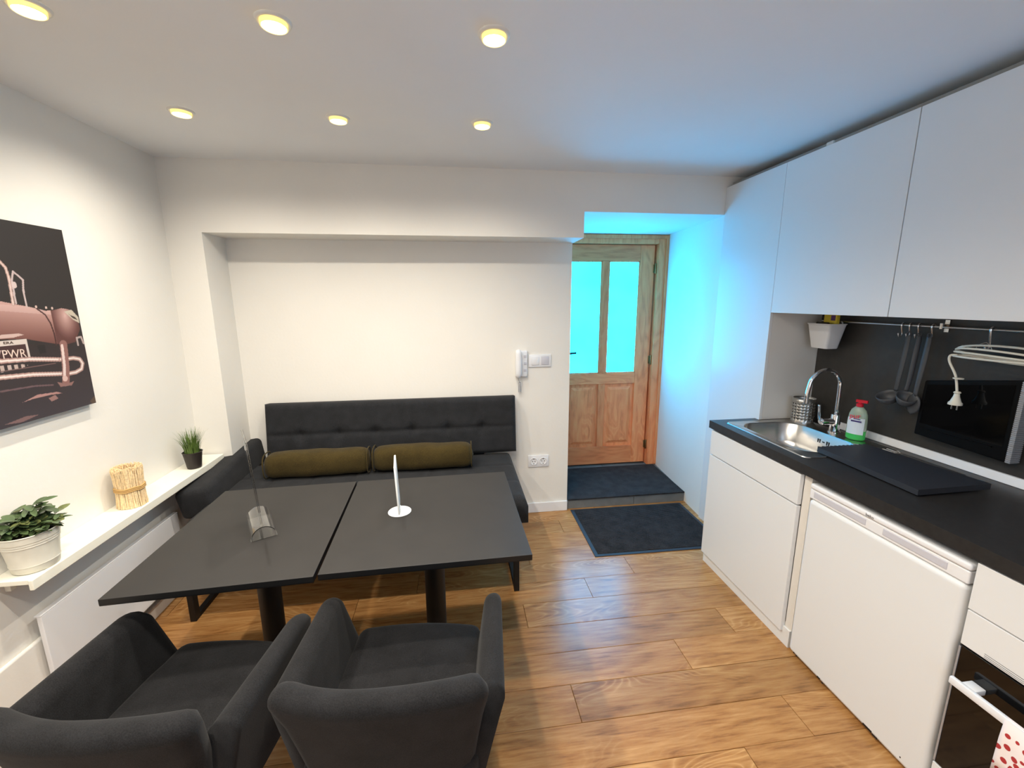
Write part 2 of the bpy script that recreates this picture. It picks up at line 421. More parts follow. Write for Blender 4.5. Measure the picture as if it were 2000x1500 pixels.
# lever handle
bm = bmesh.new(); box(bm, .925, .960, 3.674, 3.681, 1.05, 1.25)
hp = obj('handle_plate', bm, M['black'], dr, bevel=.003)
bm = bmesh.new(); tube(bm, smooth_path([(.942, 3.676, 1.155), (.942, 3.64, 1.155), (.955, 3.628, 1.156), (1.0, 3.625, 1.158), (1.055, 3.627, 1.162)], 5), .009, 10)
obj('door_handle', bm, M['black'], hp, smooth=True)
for z in (1.89, 1.08, .27):
    bm = bmesh.new(); lathe(bm, [(.0, -.045), (.007, -.043), (.008, -.04), (.008, .04), (.007, .043), (0, .045)], 14, (1.768, 3.662, z), cap=False)
    box(bm, 1.752, 1.768, 3.672, 3.680, z-.035, z+.035)
    obj('hinge', bm, M['brass'], dr, smooth='auto')
# frame
bm = bmesh.new()
box(bm, 1.775, 1.866, 3.630, 3.755, .0735, 2.168); box(bm, .832, .878, 3.630, 3.755, .0735, 2.168); box(bm, .878, 1.775, 3.630, 3.755, 2.094, 2.168)
fr = obj('door_frame', bm, M['pine'], dr, bevel=.004)
bm = bmesh.new()
box(bm, 1.835, 1.862, 3.616, 3.631, .084, 2.166); box(bm, .834, .856, 3.616, 3.631, .084, 2.166); box(bm, .856, 1.835, 3.616, 3.631, 2.135, 2.166)
obj('frame_moulding', bm, M['pine'], fr, bevel=.004)

# ------------------------------------------------------------------ wall fittings by the door
ph = thing('intercom_handset', 'white wall intercom handset with coiled cord above the sofa corner', 'intercom', (.458, YN, 1.176))
obj('base', rbox(-.036, .052, -.028, -.0005, -.098, .092, .008, 3), M['whiteb'], ph, smooth='auto')
hb = bmesh.new()
pts = [(-.018, -.040, .095), (-.018, -.052, .08), (-.018, -.054, .03), (-.018, -.056, -.02), (-.018, -.052, -.075), (-.018, -.038, -.098)]
tube(hb, smooth_path(pts, 5), [.014+.010*math.sin(math.pi*i/25)**.5 for i in range(26)], 14, flat=.8)
obj('handset', hb, M['whiteb'], ph, smooth=True)
for z in (.05, .0, -.05): obj('button', bx(.024, .044, -.031, -.027, z-.010, z+.010), M['pale'], ph, bevel=.002)
cp = [(-.02, -.035, -.095), (-.014, -.03, -.12), (-.008, -.028, -.135)]
for i in range(90):
    a = i/90; cp.append((-.006+.009*math.cos(i*.75), -.026+.009*math.sin(i*.75), -.14-.07*a))
bm = bmesh.new(); tube(bm, cp, .0022, 6); obj('coiled_cord', bm, M['grey'], ph, smooth=True)
sw = thing('light_switch', 'white double wall switch plate right of the intercom', 'switch', (.604, YN, 1.19))
obj('plate', rbox(-.084, .084, -.010, -.0005, -.046, .046, .004, 2), M['whiteb'], sw, smooth='auto')
obj('rocker', rbox(-.064, -.008, -.016, -.009, -.030, .032, .003, 2), M['whiteb'], sw, smooth='auto')
o = obj('rocker', rbox(.010, .066, -.014, -.009, -.030, .032, .003, 2), M['pale'], sw, smooth='auto'); o['label'] = 'pale grey blank rocker'
so = thing('wall_socket', 'white double power socket low on the wall beside the sofa', 'socket', (.598, YN, .42))
obj('plate', rbox(-.080, .080, -.010, -.0005, -.047, .047, .004, 2), M['whiteb'], so, smooth='auto')
for cx in (-.036, .036):
    bm = bmesh.new(); Mx = Matrix.Rotation(R(90), 4, 'X')
    lathe(bm, [(.028, 0.010), (.028, .0150), (.0245, .0150), (.0225, .0105), (0, .0105)], 28, (cx, 0, 0), Mx, cap=False)
    s = obj('socket_well', bm, M['whiteb'], so, smooth='auto')
    bm = bmesh.new()
    for dx in (-.0095, .0095): lathe(bm, [(0.0035, .0106), (.0035, .0118), (0, .0118)], 10, (cx+dx, 0, 0), Mx, cap=False)
    box(bm, cx-.003, cx+.003, -.0145, -.0108, .017, .0215); box(bm, cx-.003, cx+.003, -.0145, -.0108, -.0215, -.017)
    obj('contact', bm, M['black'], s)

# ------------------------------------------------------------------ ceiling lamps
spot_xy = [(-1.112, 1.475), (-.486, 1.462), (.143, 1.448), (-1.107, 2.125), (-.477, 2.118), (.149, 2.10),
           (-1.112, .81), (-.486, .80), (.143, .79), (-1.112, .15), (-.486, .15), (.143, .15)]
names = ['recessed ceiling spotlight, nearest left, cut by the photo corner', 'recessed ceiling spotlight, middle of the near row', 'recessed ceiling spotlight, right of the near row',
         'recessed ceiling spotlight, left of the far row', 'recessed ceiling spotlight, middle of the far row', 'recessed ceiling spotlight, right of the far row above the table']
proto = None
for i, (x, y) in enumerate(spot_xy):
    lab = names[i] if i < 6 else 'recessed ceiling spotlight out of view, %s of the row %s' % (('left', 'middle', 'right')[i % 3], 'above the tub chairs' if i < 9 else 'above the viewpoint')
    if proto is None:
        t = proto = thing('ceiling_spotlight', lab, 'spotlight', (x, y, ZC), 0, 'recessed ceiling spotlights')
        bm = bmesh.new(); lathe(bm, [(.036, -.004), (.040, -.0075), (.046, -.0065), (.049, -.0005)], 36, cap=False); obj('trim_ring', bm, M['trimring'], t, smooth=True)
        bm = bmesh.new(); lathe(bm, [(.0365, -.0015), (.0365, -.016), (.034, -.018), (.0325, -.016), (.0325, -.0015)], 36, cap=False); obj('collar', bm, M['litring'], t, smooth=True)
        bm = bmesh.new(); lathe(bm, [(0, -.017), (.018, -.0165), (.0325, -.0145), (.0325, -.002), (0, -.002)], 36, cap=False); obj('lens', bm, M['lens'], t, smooth=True)
    else:
        t = copy_tree(proto); t.location = (x, y, ZC); t['label'] = lab
    ld = bpy.data.lights.new('spot_beam', 'SPOT'); ld.energy = LAMP_W; ld.color = (1, .915, .79); ld.spot_size = R(160); ld.spot_blend = .9; ld.shadow_soft_size = .022
    lo = bpy.data.objects.new('spot_beam', ld); COL.objects.link(lo); lo.parent = t; lo.location = (0, 0, -.024)

# ------------------------------------------------------------------ left wall: shelf, panel heater, picture
sh = thing('wall_shelf', 'long narrow cream painted ledge shelf on the left wall', 'shelf', (XL, 2.13, .685))
obj('board', bx(.0005, .130, -.62, .62, -.018, 0), M['sill'], sh, bevel=.002)
obj('front_edge', bx(.1305, .145, -.625, .62, -.038, .001), M['sill'], sh, bevel=.003)
for y in (-.56, 0, .5): obj('bracket', bx(.0005, .02, y-.01, y+.01, -.07, -.0185), M['sill'], sh, bevel=.002)
ht = thing('panel_heater', 'flat white electric panel heater fixed under the left wall shelf', 'heater', (XL, 2.0, .3))
obj('panel', bx(.035, .052, -.40, .40, -.175, .175), M['whiteb'], ht, bevel=.003)
obj('top_edge', bx(.030, .0525, -.401, .401, .175, .180), M['whiteb'], ht, bevel=.001)
for y in (-.28, .28): obj('mount', bx(.0205, .035, y-.03, y+.03, -.13, .13), M['grey'], ht)

# canvas print: flat picture painted per vertex
pc = thing('canvas_print', 'large dark canvas print of a pink vintage car rear on the left wall', 'picture', (XL, 1.55, 1.55))
PY0, PY1, PZ0, PZ1 = 1.05, 2.05, 1.187, 1.912
obj('stretcher', bx(.0005, .0285, PY0-1.55, PY1-1.55, PZ0-1.55, PZ1-1.55), mat('canvas_side', rgb(34, 30, 29), .8), pc)
ny, nz = 600, 435
Y, Z = np.meshgrid(np.linspace(PY0, PY1, ny+1), np.linspace(PZ0, PZ1, nz+1)); Yo = Y.copy()
CC = 1.64
Ym = CC+np.abs(Y-CC)                                        # car is symmetric about its own centre line
def inpoly(P, X, Zz):
    ins = np.zeros(X.shape, bool); n = len(P); j = n-1
    for i in range(n):
        xi, zi = P[i]; xj, zj = P[j]
        c = ((zi > Zz) != (zj > Zz)) & (X < (xj-xi)*(Zz-zi)/(zj-zi+1e-12)+xi); ins ^= c; j = i
    return ins
def dist(P, X, Zz):
    d = np.full(X.shape, 9.)
    for (a, b), (c, e) in zip(P[:-1], P[1:]):
        vx, vz = c-a, e-b; t = np.clip(((X-a)*vx+(Zz-b)*vz)/(vx*vx+vz*vz+1e-12), 0, 1)
        d = np.minimum(d, np.hypot(X-a-t*vx, Zz-b-t*vz))
    return d
img = np.zeros(Y.shape+(3,)); img[:] = (36, 30, 29)
def put(mask, col): img[mask] = (np.asarray(col, float) if np.ndim(col) == 1 else np.asarray(col)[mask])
def grad(t, c0, c1): t = np.clip(t, 0, 1)[..., None]; return np.array(c0)*(1-t)+np.array(c1)*t
low = Z < 1.47
put(low, grad((1.47-Z)/.28, (40, 28, 28), (62, 54, 60)))
# glass of the windshield
body = [(CC, 1.642), (1.742, 1.627), (1.848, 1.605), (1.906, 1.590), (1.94, 1.592), (1.975, 1.599), (2.005, 1.594), (2.03, 1.581), (2.044, 1.548), (2.042, 1.51), (2.009, 1.459), (1.96, 1.452), (1.91, 1.462), (1.80, 1.49), (CC, 1.50)]
mk = inpoly(body, Ym, Z)
tb = (1.642-Z-(Ym-CC)*.16)/.14
put(mk, grad(tb, (206, 164, 156), (112, 66, 58)))
hl = mk & (np.abs(Z-(1.615-(Ym-CC)*.10)) < .012); img[hl] = img[hl]*.6+np.array((232, 200, 194))*.4
fd = mk & (Ym > 1.925); tf = np.hypot((Ym-1.985)/.06, (Z-1.57)/.10)
put(fd, grad(tf, (220, 180, 172), (96, 54, 50)))
put(inpoly([(1.985, 1.585), (2.02, 1.592), (2.046, 1.56), (2.046, 1.535), (2.02, 1.55)], Ym, Z), (206, 194, 176))
put(inpoly([(2.0, 1.578), (2.01, 1.57), (2.03, 1.562), (2.04, 1.548), (2.02, 1.556)], Ym, Z), (66, 50, 44))
put(dist([(1.87, 1.60), (1.90, 1.575), (1.915, 1.54), (1.921, 1.50), (1.92, 1.455)], Ym, Z) < .003, (70, 34, 32))
for yy in (1.87, 1.91, 1.935): put(np.hypot(Ym-yy, Z-(1.606-(yy-1.87)*.1)) < .005, (220, 190, 180))
# windshield tubes
ws = [(1.70, 1.775), (1.745, 1.772), (1.772, 1.765), (1.788, 1.745), (1.792, 1.71), (1.786, 1.615)]
put(dist(ws, Ym, Z) < .0055, (196, 160, 150)); put(dist(ws, Ym, Z) < .002, (236, 214, 206))
vw = [(1.797, 1.62), (1.800, 1.70), (1.812, 1.733), (1.842, 1.704), (1.835, 1.668), (1.834, 1.607)]
put(dist(vw, Ym, Z) < .0035, (206, 186, 184))
put(np.hypot((Ym-1.805)/.010, (Z-1.685)/.012) < 1, (220, 200, 196))
# lamp by the tail, dark panel shapes
put(dist([(2.018, 1.445), (2.018, 1.475), (2.04, 1.478), (2.046, 1.45)], Ym, Z) < .004, (190, 170, 166))
put(inpoly([(1.84, 1.46), (1.87, 1.462), (1.87, 1.43), (1.845, 1.428)], Ym, Z), (22, 16, 16))
# emblem above the plate and number plate
put(inpoly([(1.60, 1.507), (1.78, 1.512), (1.80, 1.505), (1.76, 1.498), (1.60, 1.496)], Yo, Z), (214, 184, 176))
put((Yo > 1.475) & (Yo < 1.806) & (Z > 1.408) & (Z < 1.490), (222, 208, 200))
put((Yo > 1.484) & (Yo < 1.797) & (Z > 1.408) & (Z < 1.472), (66, 36, 36))
# bumper
b1 = [(CC, 1.424), (1.80, 1.414), (1.925, 1.396)]; b2 = [(CC, 1.368), (1.80, 1.356), (1.925, 1.338)]
lp = [(1.925, 1.396), (1.985, 1.394), (2.012, 1.386), (2.022, 1.366), (2.012, 1.344), (1.98, 1.334), (1.925, 1.336)]
for b_ in (b1, b2, lp):
    d_ = dist(b_, Ym, Z); put(d_ < .0085, (188, 150, 142)); put(d_ < .0035, (246, 232, 226))
put((np.hypot((Ym-CC)/.15, (Z-1.393)/.012) < 1) & (np.sin(Ym*260) > -.2), (200, 178, 170))
put(dist([(1.90, 1.384), (CC+.04, 1.384)], Ym, Z) < .0015, (120, 90, 88))
ov = [(1.951, 1.455), (1.948, 1.42), (1.94, 1.36), (1.928, 1.305)]
put(dist(ov, Ym, Z) < .0165, (150, 104, 98)); put(dist([(1.944, 1.45), (1.936, 1.37), (1.925, 1.32)], Ym, Z) < .006, (238, 214, 208)); put(np.hypot(Ym-1.927, Z-1.318) < .012, (226, 190, 182))
# reflection on the ground
put(dist([(CC, 1.318), (1.80, 1.312), (1.87, 1.302)], Ym, Z) < .003, (110, 84, 88))
put(inpoly([(1.74, 1.262), (1.80, 1.278), (1.88, 1.272), (1.90, 1.262), (1.85, 1.266), (1.78, 1.266)], Ym, Z), (186, 140, 134))
put(inpoly([(1.89, 1.31), (1.93, 1.295), (1.965, 1.300), (1.95, 1.285), (1.90, 1.288)], Ym, Z), (150, 110, 104))
put(inpoly([(1.84, 1.255), (1.87, 1.262), (1.88, 1.245), (1.85, 1.240)], Ym, Z), (160, 120, 114))
put(inpoly([(1.66, 1.20), (1.74, 1.21), (1.79, 1.203), (1.72, 1.192)], Ym, Z), (130, 100, 100))
put(inpoly([(2.02, 1.20), (2.05, 1.22), (2.05, 1.187), (2.03, 1.187)], Yo, Z), (96, 76, 62))
img = img*.86
lin = np.where(img/255 <= .04045, img/255/12.92, ((img/255+.055)/1.055)**2.4)
V = np.stack([np.full(Y.size, .029), (Yo-1.55).ravel(), (Z-1.55).ravel()], 1)
idx = np.arange((ny+1)*(nz+1)).reshape(nz+1, ny+1)
F = np.stack([idx[:-1, :-1], idx[:-1, 1:], idx[1:, 1:], idx[1:, :-1]], -1).reshape(-1, 4)
me = bpy.data.meshes.new('printed_canvas')
me.vertices.add(len(V)); me.vertices.foreach_set('co', V.ravel())
me.loops.add(F.size); me.loops.foreach_set('vertex_index', F.ravel())
me.polygons.add(len(F)); me.polygons.foreach_set('loop_start', np.arange(0, F.size, 4)); me.update(calc_edges=True)
at = me.color_attributes.new('print', 'FLOAT_COLOR', 'POINT')
at.data.foreach_set('color', np.concatenate([lin.reshape(-1, 3), np.ones((len(V), 1))], 1).ravel())
mp_ = bpy.data.materials.new('canvas_print'); mp_.use_nodes = True; n_ = mp_.node_tree
an = n_.nodes.new('ShaderNodeAttribute'); an.attribute_name = 'print'
n_.links.new(an.outputs['Color'], n_.nodes['Principled BSDF'].inputs['Base Color']); n_.nodes['Principled BSDF'].inputs['Roughness'].default_value = .6
me.materials.append(mp_)
o = bpy.data.objects.new('printed_canvas', me); COL.objects.link(o); o.parent = pc
M['plate'] = mat('plate_letters', rgb(206, 186, 176), .6)
for s, sz, yc_, zc_, tw, th in (('7PWR', .058, 1.740, 1.441, .104, .030), ('ERA', .018, 1.738, 1.4815, .034, .0085)):
    bm = text_bm(s, sz, .0003)
    xs = [v.co.x for v in bm.verts]; ys = [v.co.y for v in bm.verts]
    for v in bm.verts:
        v.co.x = ((v.co.x-min(xs))/(max(xs)-min(xs))-.5)*tw; v.co.y = ((v.co.y-min(ys))/(max(ys)-min(ys))-.5)*th/1.15
    for v in bm.verts: v.co = Vector((.0296+v.co.z, v.co.x+yc_-1.55, v.co.y*1.15+zc_-1.55-(v.co.x)*.05))
    obj('lettering', bm, M['plate'] if sz > .03 else M['joint'], pc)

# grass pot
gp = thing('potted_grass', 'small tufted green grass plant in a dark pot at the far end of the ledge', 'plant', (-1.512, 2.53, .686))
bm = bmesh.new(); lathe(bm, [(.034, .001), (.036, .01), (.047, .092), (.050, .095), (.046, .097), (.042, .086), (0, .085)], 32, cap=False); obj('pot', bm, M['pot'], gp, smooth='auto')
bm = bmesh.new(); random.seed(3)
for i in range(330):
    a = random.uniform(0, 6.283); r0 = .038*math.sqrt(random.random()); ln = random.uniform(.10, .165)
    lean = random.uniform(.1, .85)*(r0/.044+.25); ca, sa = math.cos(a), math.sin(a); wd = .0016
    a2 = a+random.uniform(-.5, .5)
    prev = None
    for k in range(6):
        t = k/5; rr = ln*lean*.55*t**1.7; zz = .082+ln*t*(1-.32*lean*t*t)
        x, y = r0*ca+rr*math.cos(a2), r0*sa+rr*math.sin(a2)
        x = max(x, -.092)
        wv = wd*(1-t*.9); A = bm.verts.new((x-sa*wv, y+ca*wv, zz)); B = bm.verts.new((x+sa*wv, y-ca*wv, zz))
        if prev: bm.faces.new([prev[0], prev[1], B, A])
        prev = (A, B)
o = obj('grass_blades', bm, M['grass'], gp); o['kind'] = 'stuff'
# straw bundle
sb = thing('straw_bundle', 'standing bundle of golden straw tied round its middle on the ledge', 'ornament', (-1.530, 2.075, .686))
bm = bmesh.new()
for i in range(620):
    a = random.uniform(0, 6.283); r0 = .056*math.sqrt(random.uniform(.35, 1)); h = .185+random.uniform(-.008, .008)
    x, y = r0*math.cos(a), r0*math.sin(a); j = lambda s: random.uniform(-s, s)
    pts = [(x*1.0+j(.003), y*1.0+j(.003), .001), (x*.96, y*.96, .05), (x*.94, y*.94, .095), (x*.97+j(.002), y*.97+j(.002), .15), (x*1.0+j(.004), y*1.0+j(.004), h)]
    tube(bm, pts, .0021, 4)
o = obj('straw_stalks', bm, M['straw'], sb); o['kind'] = 'stuff'
for z in (.082, .089, .096):
    bm = bmesh.new(); tube(bm, [(.0555*math.cos(q*6.283/30), .0555*math.sin(q*6.283/30), z+.002*math.sin(q)) for q in range(30)], .0035, 6, closed=True)
    obj('binding', bm, M['twine'], sb, smooth=True)
# leafy plant in a metal bucket
fp = thing('potted_plant', 'bushy dark green leafy plant in a white metal bucket on the ledge', 'plant', (-1.530, 1.60, .686), 0)
fp.scale = (.9, .9, .9)
bm = bmesh.new(); lathe(bm, [(.066, .001), (.068, .004), (.0715, .028), (.0735, .030), (.0720, .034), (.081, .110), (.0835, .112), (.0825, .118), (.0845, .121), (.0840, .128), (.0862, .131), (.086, .154), (.0895, .157), (.0875, .160), (.084, .156), (.082, .14), (0, .14)], 40, cap=False)
for v in bm.verts:
    if v.co.x < -.086: v.co.x = -.086
obj('bucket', bm, M['zinc'], fp, smooth='auto')
bm = bmesh.new(); lathe(bm, [(.0, .143), (.06, .144), (.079, .141)], 24, cap=False); obj('soil', bm, M['soil'], fp)
def leaf_mesh(name, L_, W_, m_):
    bm = bmesh.new(); n = 6; rows_ = []
    for k in range(n+1):
        t = k/n; wv = W_*math.sin(math.pi*min(1, t*.94+.03))**.75; z = -.12*L_*t*t+.02*L_
        rows_.append([bm.verts.new((L_*t, -wv/2, z+.10*wv)), bm.verts.new((L_*t, 0, z)), bm.verts.new((L_*t, wv/2, z+.10*wv))])
    for k in range(n):
        for q in (0, 1): bm.faces.new([rows_[k][q], rows_[k+1][q], rows_[k+1][q+1], rows_[k][q+1]])
    me = bpy.data.meshes.new(name); bm.to_mesh(me); bm.free(); me.materials.append(m_)
    for p in me.polygons: p.use_smooth = True
    return me
lv = [leaf_mesh('leaf', .050, .026, M['leaf']), leaf_mesh('leaf', .058, .022, M['leaf']), leaf_mesh('leaf', .046, .026, M['leaf2'])]
bm = bmesh.new(); random.seed(11); tips = []
for i in range(27):
    a = random.uniform(0, 6.283); rr = random.uniform(.02, .105); zt = .15+random.uniform(.03, .115)*(1.2-rr/.12)
    x1, y1 = max(rr*math.cos(a), -.062), rr*math.sin(a)*1.05
    pts = smooth_path([(x1*.25, y1*.25, .142), (x1*.55, y1*.55, .142+(zt-.142)*.6), (x1, y1, zt)], 4)
    tube(bm, pts, .0016, 5); tips.append(pts)
obj('stems', bm, M['stem'], fp)
cnt = 0
for pts in tips:
    for k in range(9):
        p = pts[min(len(pts)-1, 3+k % 6)]
        az = random.uniform(0, 6.283)
        if p.x < -.03 and math.cos(az) < 0: az = math.pi-az
        o = bpy.data.objects.new('leaf', random.choice([lv[0], lv[0], lv[1], lv[2]])); COL.objects.link(o); o.parent = fp
        o.location = (p.x, p.y, p.z+.004); o.rotation_euler = (random.uniform(-.5, .5), random.uniform(-.75, .45), az)
        s = random.uniform(.75, 1.1); o.scale = (s, s, s)

# ------------------------------------------------------------------ sofa
sf = thing('sofa', 'long dark grey bench sofa with tufted back and one arm in the niche', 'sofa', (-.42, 2.5, 0))
def tuft(cx_list, zc, dx=.012):
    def f(x, z):
        d = .010*math.exp(-((z-zc)/.016)**2)
        for c in cx_list:
            q = ((x-c)**2+((z-zc)*1.0)**2)
            d += .022*math.exp(-q/.0011)
            d += .006*math.exp(-((x-c)/.012)**2)*math.exp(-((z-zc)/.09)**2)
        return d
    return f
bk = obj('backrest', pad(1.68, .40, .13, 150, 40, .035, tuft([-.615, -.37, -.13, .115, .36, .60], .19)), M['fab2'], sf, smooth=True)
bk.location = (-.01, .345, .56); bk.rotation_euler = (R(-8), 0, 0)
def seatdisp(x, z):
    d = 0
    for c in (-.63, -.39, -.15, .09, .33, .57): d += .006*math.exp(-((x-c)/.010)**2)
    for c in (.25, .5): d += .006*math.exp(-((z-c)/.010)**2)
    return d
se = obj('seat', pad(1.76, .76, .15, 120, 60, .05, seatdisp), M['fab2'], sf, smooth=True)
se.rotation_euler = (R(-90), 0, 0); se.location = (-.085, -.34, .545)
ar = obj('armrest', pad(.66, .16, .20, 50, 16, .035, lambda x, z: 0), M['fab2'], sf, smooth=True)
# armrest: build as a long slanted block instead of the flat pad
bpy.data.objects.remove(ar)
bm = rbox(-.09, .09, -.36, .40, -.085, .085, .03, 4)
ar = obj('armrest', bm, M['fab2'], sf, smooth=True)
ar.location = (-1.01, .19, .575); ar.rotation_euler = (R(5), R(-8), R(0))
for x in (.722, -.965):
    bm = bmesh.new()
    box(bm, x-.015, x+.015, -.385, -.345, 0, .395)
    box(bm, x-.015, x+.015, .355, .395, 0, .395)
    box(bm, x-.015, x+.015, -.345, .355, 0, .025); box(bm, x-.015, x+.015, -.345, .355, .37, .395)
    obj('leg_frame', bm, M['black'], sf, bevel=.003)
obj('back_bracket', bx(-.6, .6, .40, .43, .36, .60), M['black'], sf)
def bolster(x0, x1, zc, yc, rz, label):
    t = thing('bolster_cushion', label, 'cushion', ((x0+x1)/2, yc, zc), rz, 'olive bolsters on the sofa')
    L_ = x1-x0; n = 40; bm = bmesh.new(); rings = []
    for i in range(n+1):
        u = -1+2*i/n; k = (1-abs(u)**14)**.5 if abs(u) < 1 else 0
        ring = []
        for q in range(28):
            a = 2*math.pi*q/28; ca, sa = math.cos(a), math.sin(a)
            rr = (abs(ca)**3+abs(sa)**3)**(-1/3)
            wob = 1+.025*math.sin(5*u+2*a)+.015*math.sin(11*u+a)
            sag = 1 if sa > 0 else .93
            ring.append(bm.verts.new((u*L_/2, .075*rr*ca*k*wob, .082*rr*sa*k*wob*sag)))
        rings.append(ring)
    for i in range(n):
        for q in range(28): bm.faces.new([rings[i][q], rings[i][(q+1) % 28], rings[i+1][(q+1) % 28], rings[i+1][q]])
    bmesh.ops.remove_doubles(bm, verts=bm.verts, dist=1e-5)
    obj('cushion_body', bm, M['olive'], t, smooth=True)
    for s in (-1, 1):
        bm = bmesh.new(); pts = []
        for q in range(28):
            a = 2*math.pi*q/28; ca, sa = math.cos(a), math.sin(a); rr = (abs(ca)**3+abs(sa)**3)**(-1/3)
            pts.append((s*L_/2*.955, .0735*rr*ca, .080*rr*sa*(1 if sa > 0 else .93)))
        tube(bm, pts, .004, 6, closed=True); obj('piping', bm, M['olive'], t, smooth=True)
    return t
bolster(-1.19, -.557, .626, 2.665, R(1), 'olive brown bolster cushion on the left half of the sofa by the arm')
bolster(-.552, .095, .628, 2.675, R(-1), 'olive brown bolster cushion on the right half of the sofa')

# ------------------------------------------------------------------ tables
def table(quad, col, label):
    cx = sum(p[0] for p in quad)/4; cy = sum(p[1] for p in quad)/4
    t = thing('pedestal_table', label, 'table', (col[0], col[1], 0), 0, 'two tables pushed together')
    bm = bmesh.new(); prism(bm, [(p[0]-col[0], p[1]-col[1]) for p in quad], .7245, .745)
    o = obj('tabletop', bm, [M['table'], M['black']], t, bevel=.0012)
    for p in o.data.polygons: p.material_index = 0 if p.normal.z > .5 else 1
    bm = bmesh.new(); prism(bm, [((p[0]-cx)*.998+cx-col[0], (p[1]-cy)*.998+cy-col[1]) for p in quad], .7225, .7238); obj('edge_band', bm, M['black'], t)
    bm = bmesh.new(); lathe(bm, [(.043, .012), (.043, .715)], 32); obj('column', bm, M['black'], t, smooth='auto')
    bm = bmesh.new(); lathe(bm, [(.215, .0005), (.22, .004), (.218, .009), (.06, .016), (.05, .03), (.043, .035)], 56); obj('base_plate', bm, M['black'], t, smooth='auto')
    bm = bmesh.new(); box(bm, -.2, .2, -.02, .02, .712, .7222); box(bm, -.02, .02, -.2, .2, .7125, .7218); obj('bracket', bm, M['black'], t)
    return t
table([(-1.088, 1.279), (-.481, 1.305), (-.507, 2.054), (-1.098, 2.031)], (-.795, 1.68), 'black square pedestal table on the left by the wall ledge')
table([(-.470, 1.313), (.245, 1.325), (.232, 2.071), (-.499, 2.055)], (-.12, 1.68), 'black square pedestal table on the right by the walkway')
# acrylic menu holder
ac = thing('acrylic_menu_stand', 'clear acrylic menu stand with arched foot on the left table', 'menu stand', (-.782, 1.655, .745), R(28))
bm = bmesh.new(); n = 16; W = .044; H = .048
outer = [(W*math.cos(math.pi*i/n), H*math.sin(math.pi*i/n)) for i in range(n+1)]; inner = [(x*.94, z*.94) for x, z in outer]
for y0, y1 in ((-.10, .10),):
    A = [[bm.verts.new((x, y, z+.001)) for x, z in ring] for ring in (outer, inner) for y in (y0, y1)]
    o0, o1, i0, i1 = A
    for i in range(n):
        bm.faces.new([o0[i], o1[i], o1[i+1], o0[i+1]]); bm.faces.new([i0[i], i0[i+1], i1[i+1], i1[i]])
        bm.faces.new([o0[i], o0[i+1], i0[i+1], i0[i]]); bm.faces.new([o1[i], i1[i], i1[i+1], o1[i+1]])
    for k in (0, n): bm.faces.new([o0[k], i0[k], i1[k], o1[k]])
obj('arched_foot', bm, M['acryl'], ac, smooth='auto')
obj('foot_plate', bx(-W, W, -.10, .10, .0002, .0012), M['acryl'], ac)
bm = bmesh.new(); box(bm, -.0030, -.0010, -.10, .10, .049, .38); box(bm, .0018, .0038, -.10, .10, .049, .38); box(bm, -.0030, .0038, -.10, .10, .38, .3815)
s = obj('menu_sleeve', bm, M['acryl'], ac, bevel=.0004); s.rotation_euler = (0, R(-3), 0)
# white card stand
cs = thing('card_stand', 'small white upright card holder on a round base on the right table', 'card holder', (-.256, 1.708, .745), R(7))
bm = bmesh.new(); lathe(bm, [(.0475, .0005), (.048, .002), (.046, .004), (0, .0045)], 48, cap=False); lathe(bm, [(0, .0005), (.0475, .0005)], 48, cap=False); obj('round_base', bm, M['paper'], cs, smooth='auto')
bm = bmesh.new(); box(bm, -.006, .006, -.018, .018, .004, .022); obj('clip', bm, M['paper'], cs, bevel=.002)
bm = rbox(-.004, .004, -.074, .074, .022, .228, .003, 2); o = obj('card_panel', bm, M['paper'], cs, smooth='auto'); o.rotation_euler = (0, R(-2), 0)

# ------------------------------------------------------------------ tub chairs
def sweep(path, K=10):
    """path: list of dict(c=(x,y), n=(nx,ny) outward, zt, zb, t); returns bmesh; rounded top/bottom wall"""
    bm = bmesh.new(); rings = []
    for p in path:
        cx, cy = p['c']; nx, ny_ = p['n']; t = p['t']; zt, zb = p['zt'], p['zb']; roll = p.get('roll', 0); ln = p.get('lean', 0)
        prof = []; h = t/2
        for i in range(K+1):
            a = -math.pi/2+math.pi*i/K
            prof.append((h*math.cos(a+math.pi/2), zt-h+h*math.sin(a+math.pi/2) if True else 0))
        top = [(h*math.cos(math.pi*i/K), zt-h+h*math.sin(math.pi*i/K)) for i in range(K+1)]     # outer -> inner over the top
        tb = h*.6
        bot = [(-tb*math.cos(math.pi*i/K), zb+tb*.6-tb*.6*math.sin(math.pi*i/K)) for i in range(K+1)]
        side_in = [(-h+(h-tb)*k/5, zt-h+(zb+tb*.6-zt+h)*k/5) for k in range(1, 5)]
        side_out = [(tb+(h-tb)*k/5, zb+tb*.6+(zt-h-zb-tb*.6)*k/5) for k in range(1, 5)]
        loop = top+side_in+bot+side_out
        ring = []
        for (q, z) in loop:
            f = (z-zb)/max(1e-4, zt-zb)
            q2 = q+ln*f+roll*max(0, f-.72)**1*.6
            ring.append(bm.verts.new((cx+nx*q2, cy+ny_*q2, z)))
        rings.append(ring)
    n = len(rings[0])
    for i in range(len(rings)-1):
        for k in range(n): bm.faces.new([rings[i][k], rings[i][(k+1) % n], rings[i+1][(k+1) % n], rings[i+1][k]])
    bm.faces.new(rings[0][::-1]); bm.faces.new(rings[-1])
    return bm
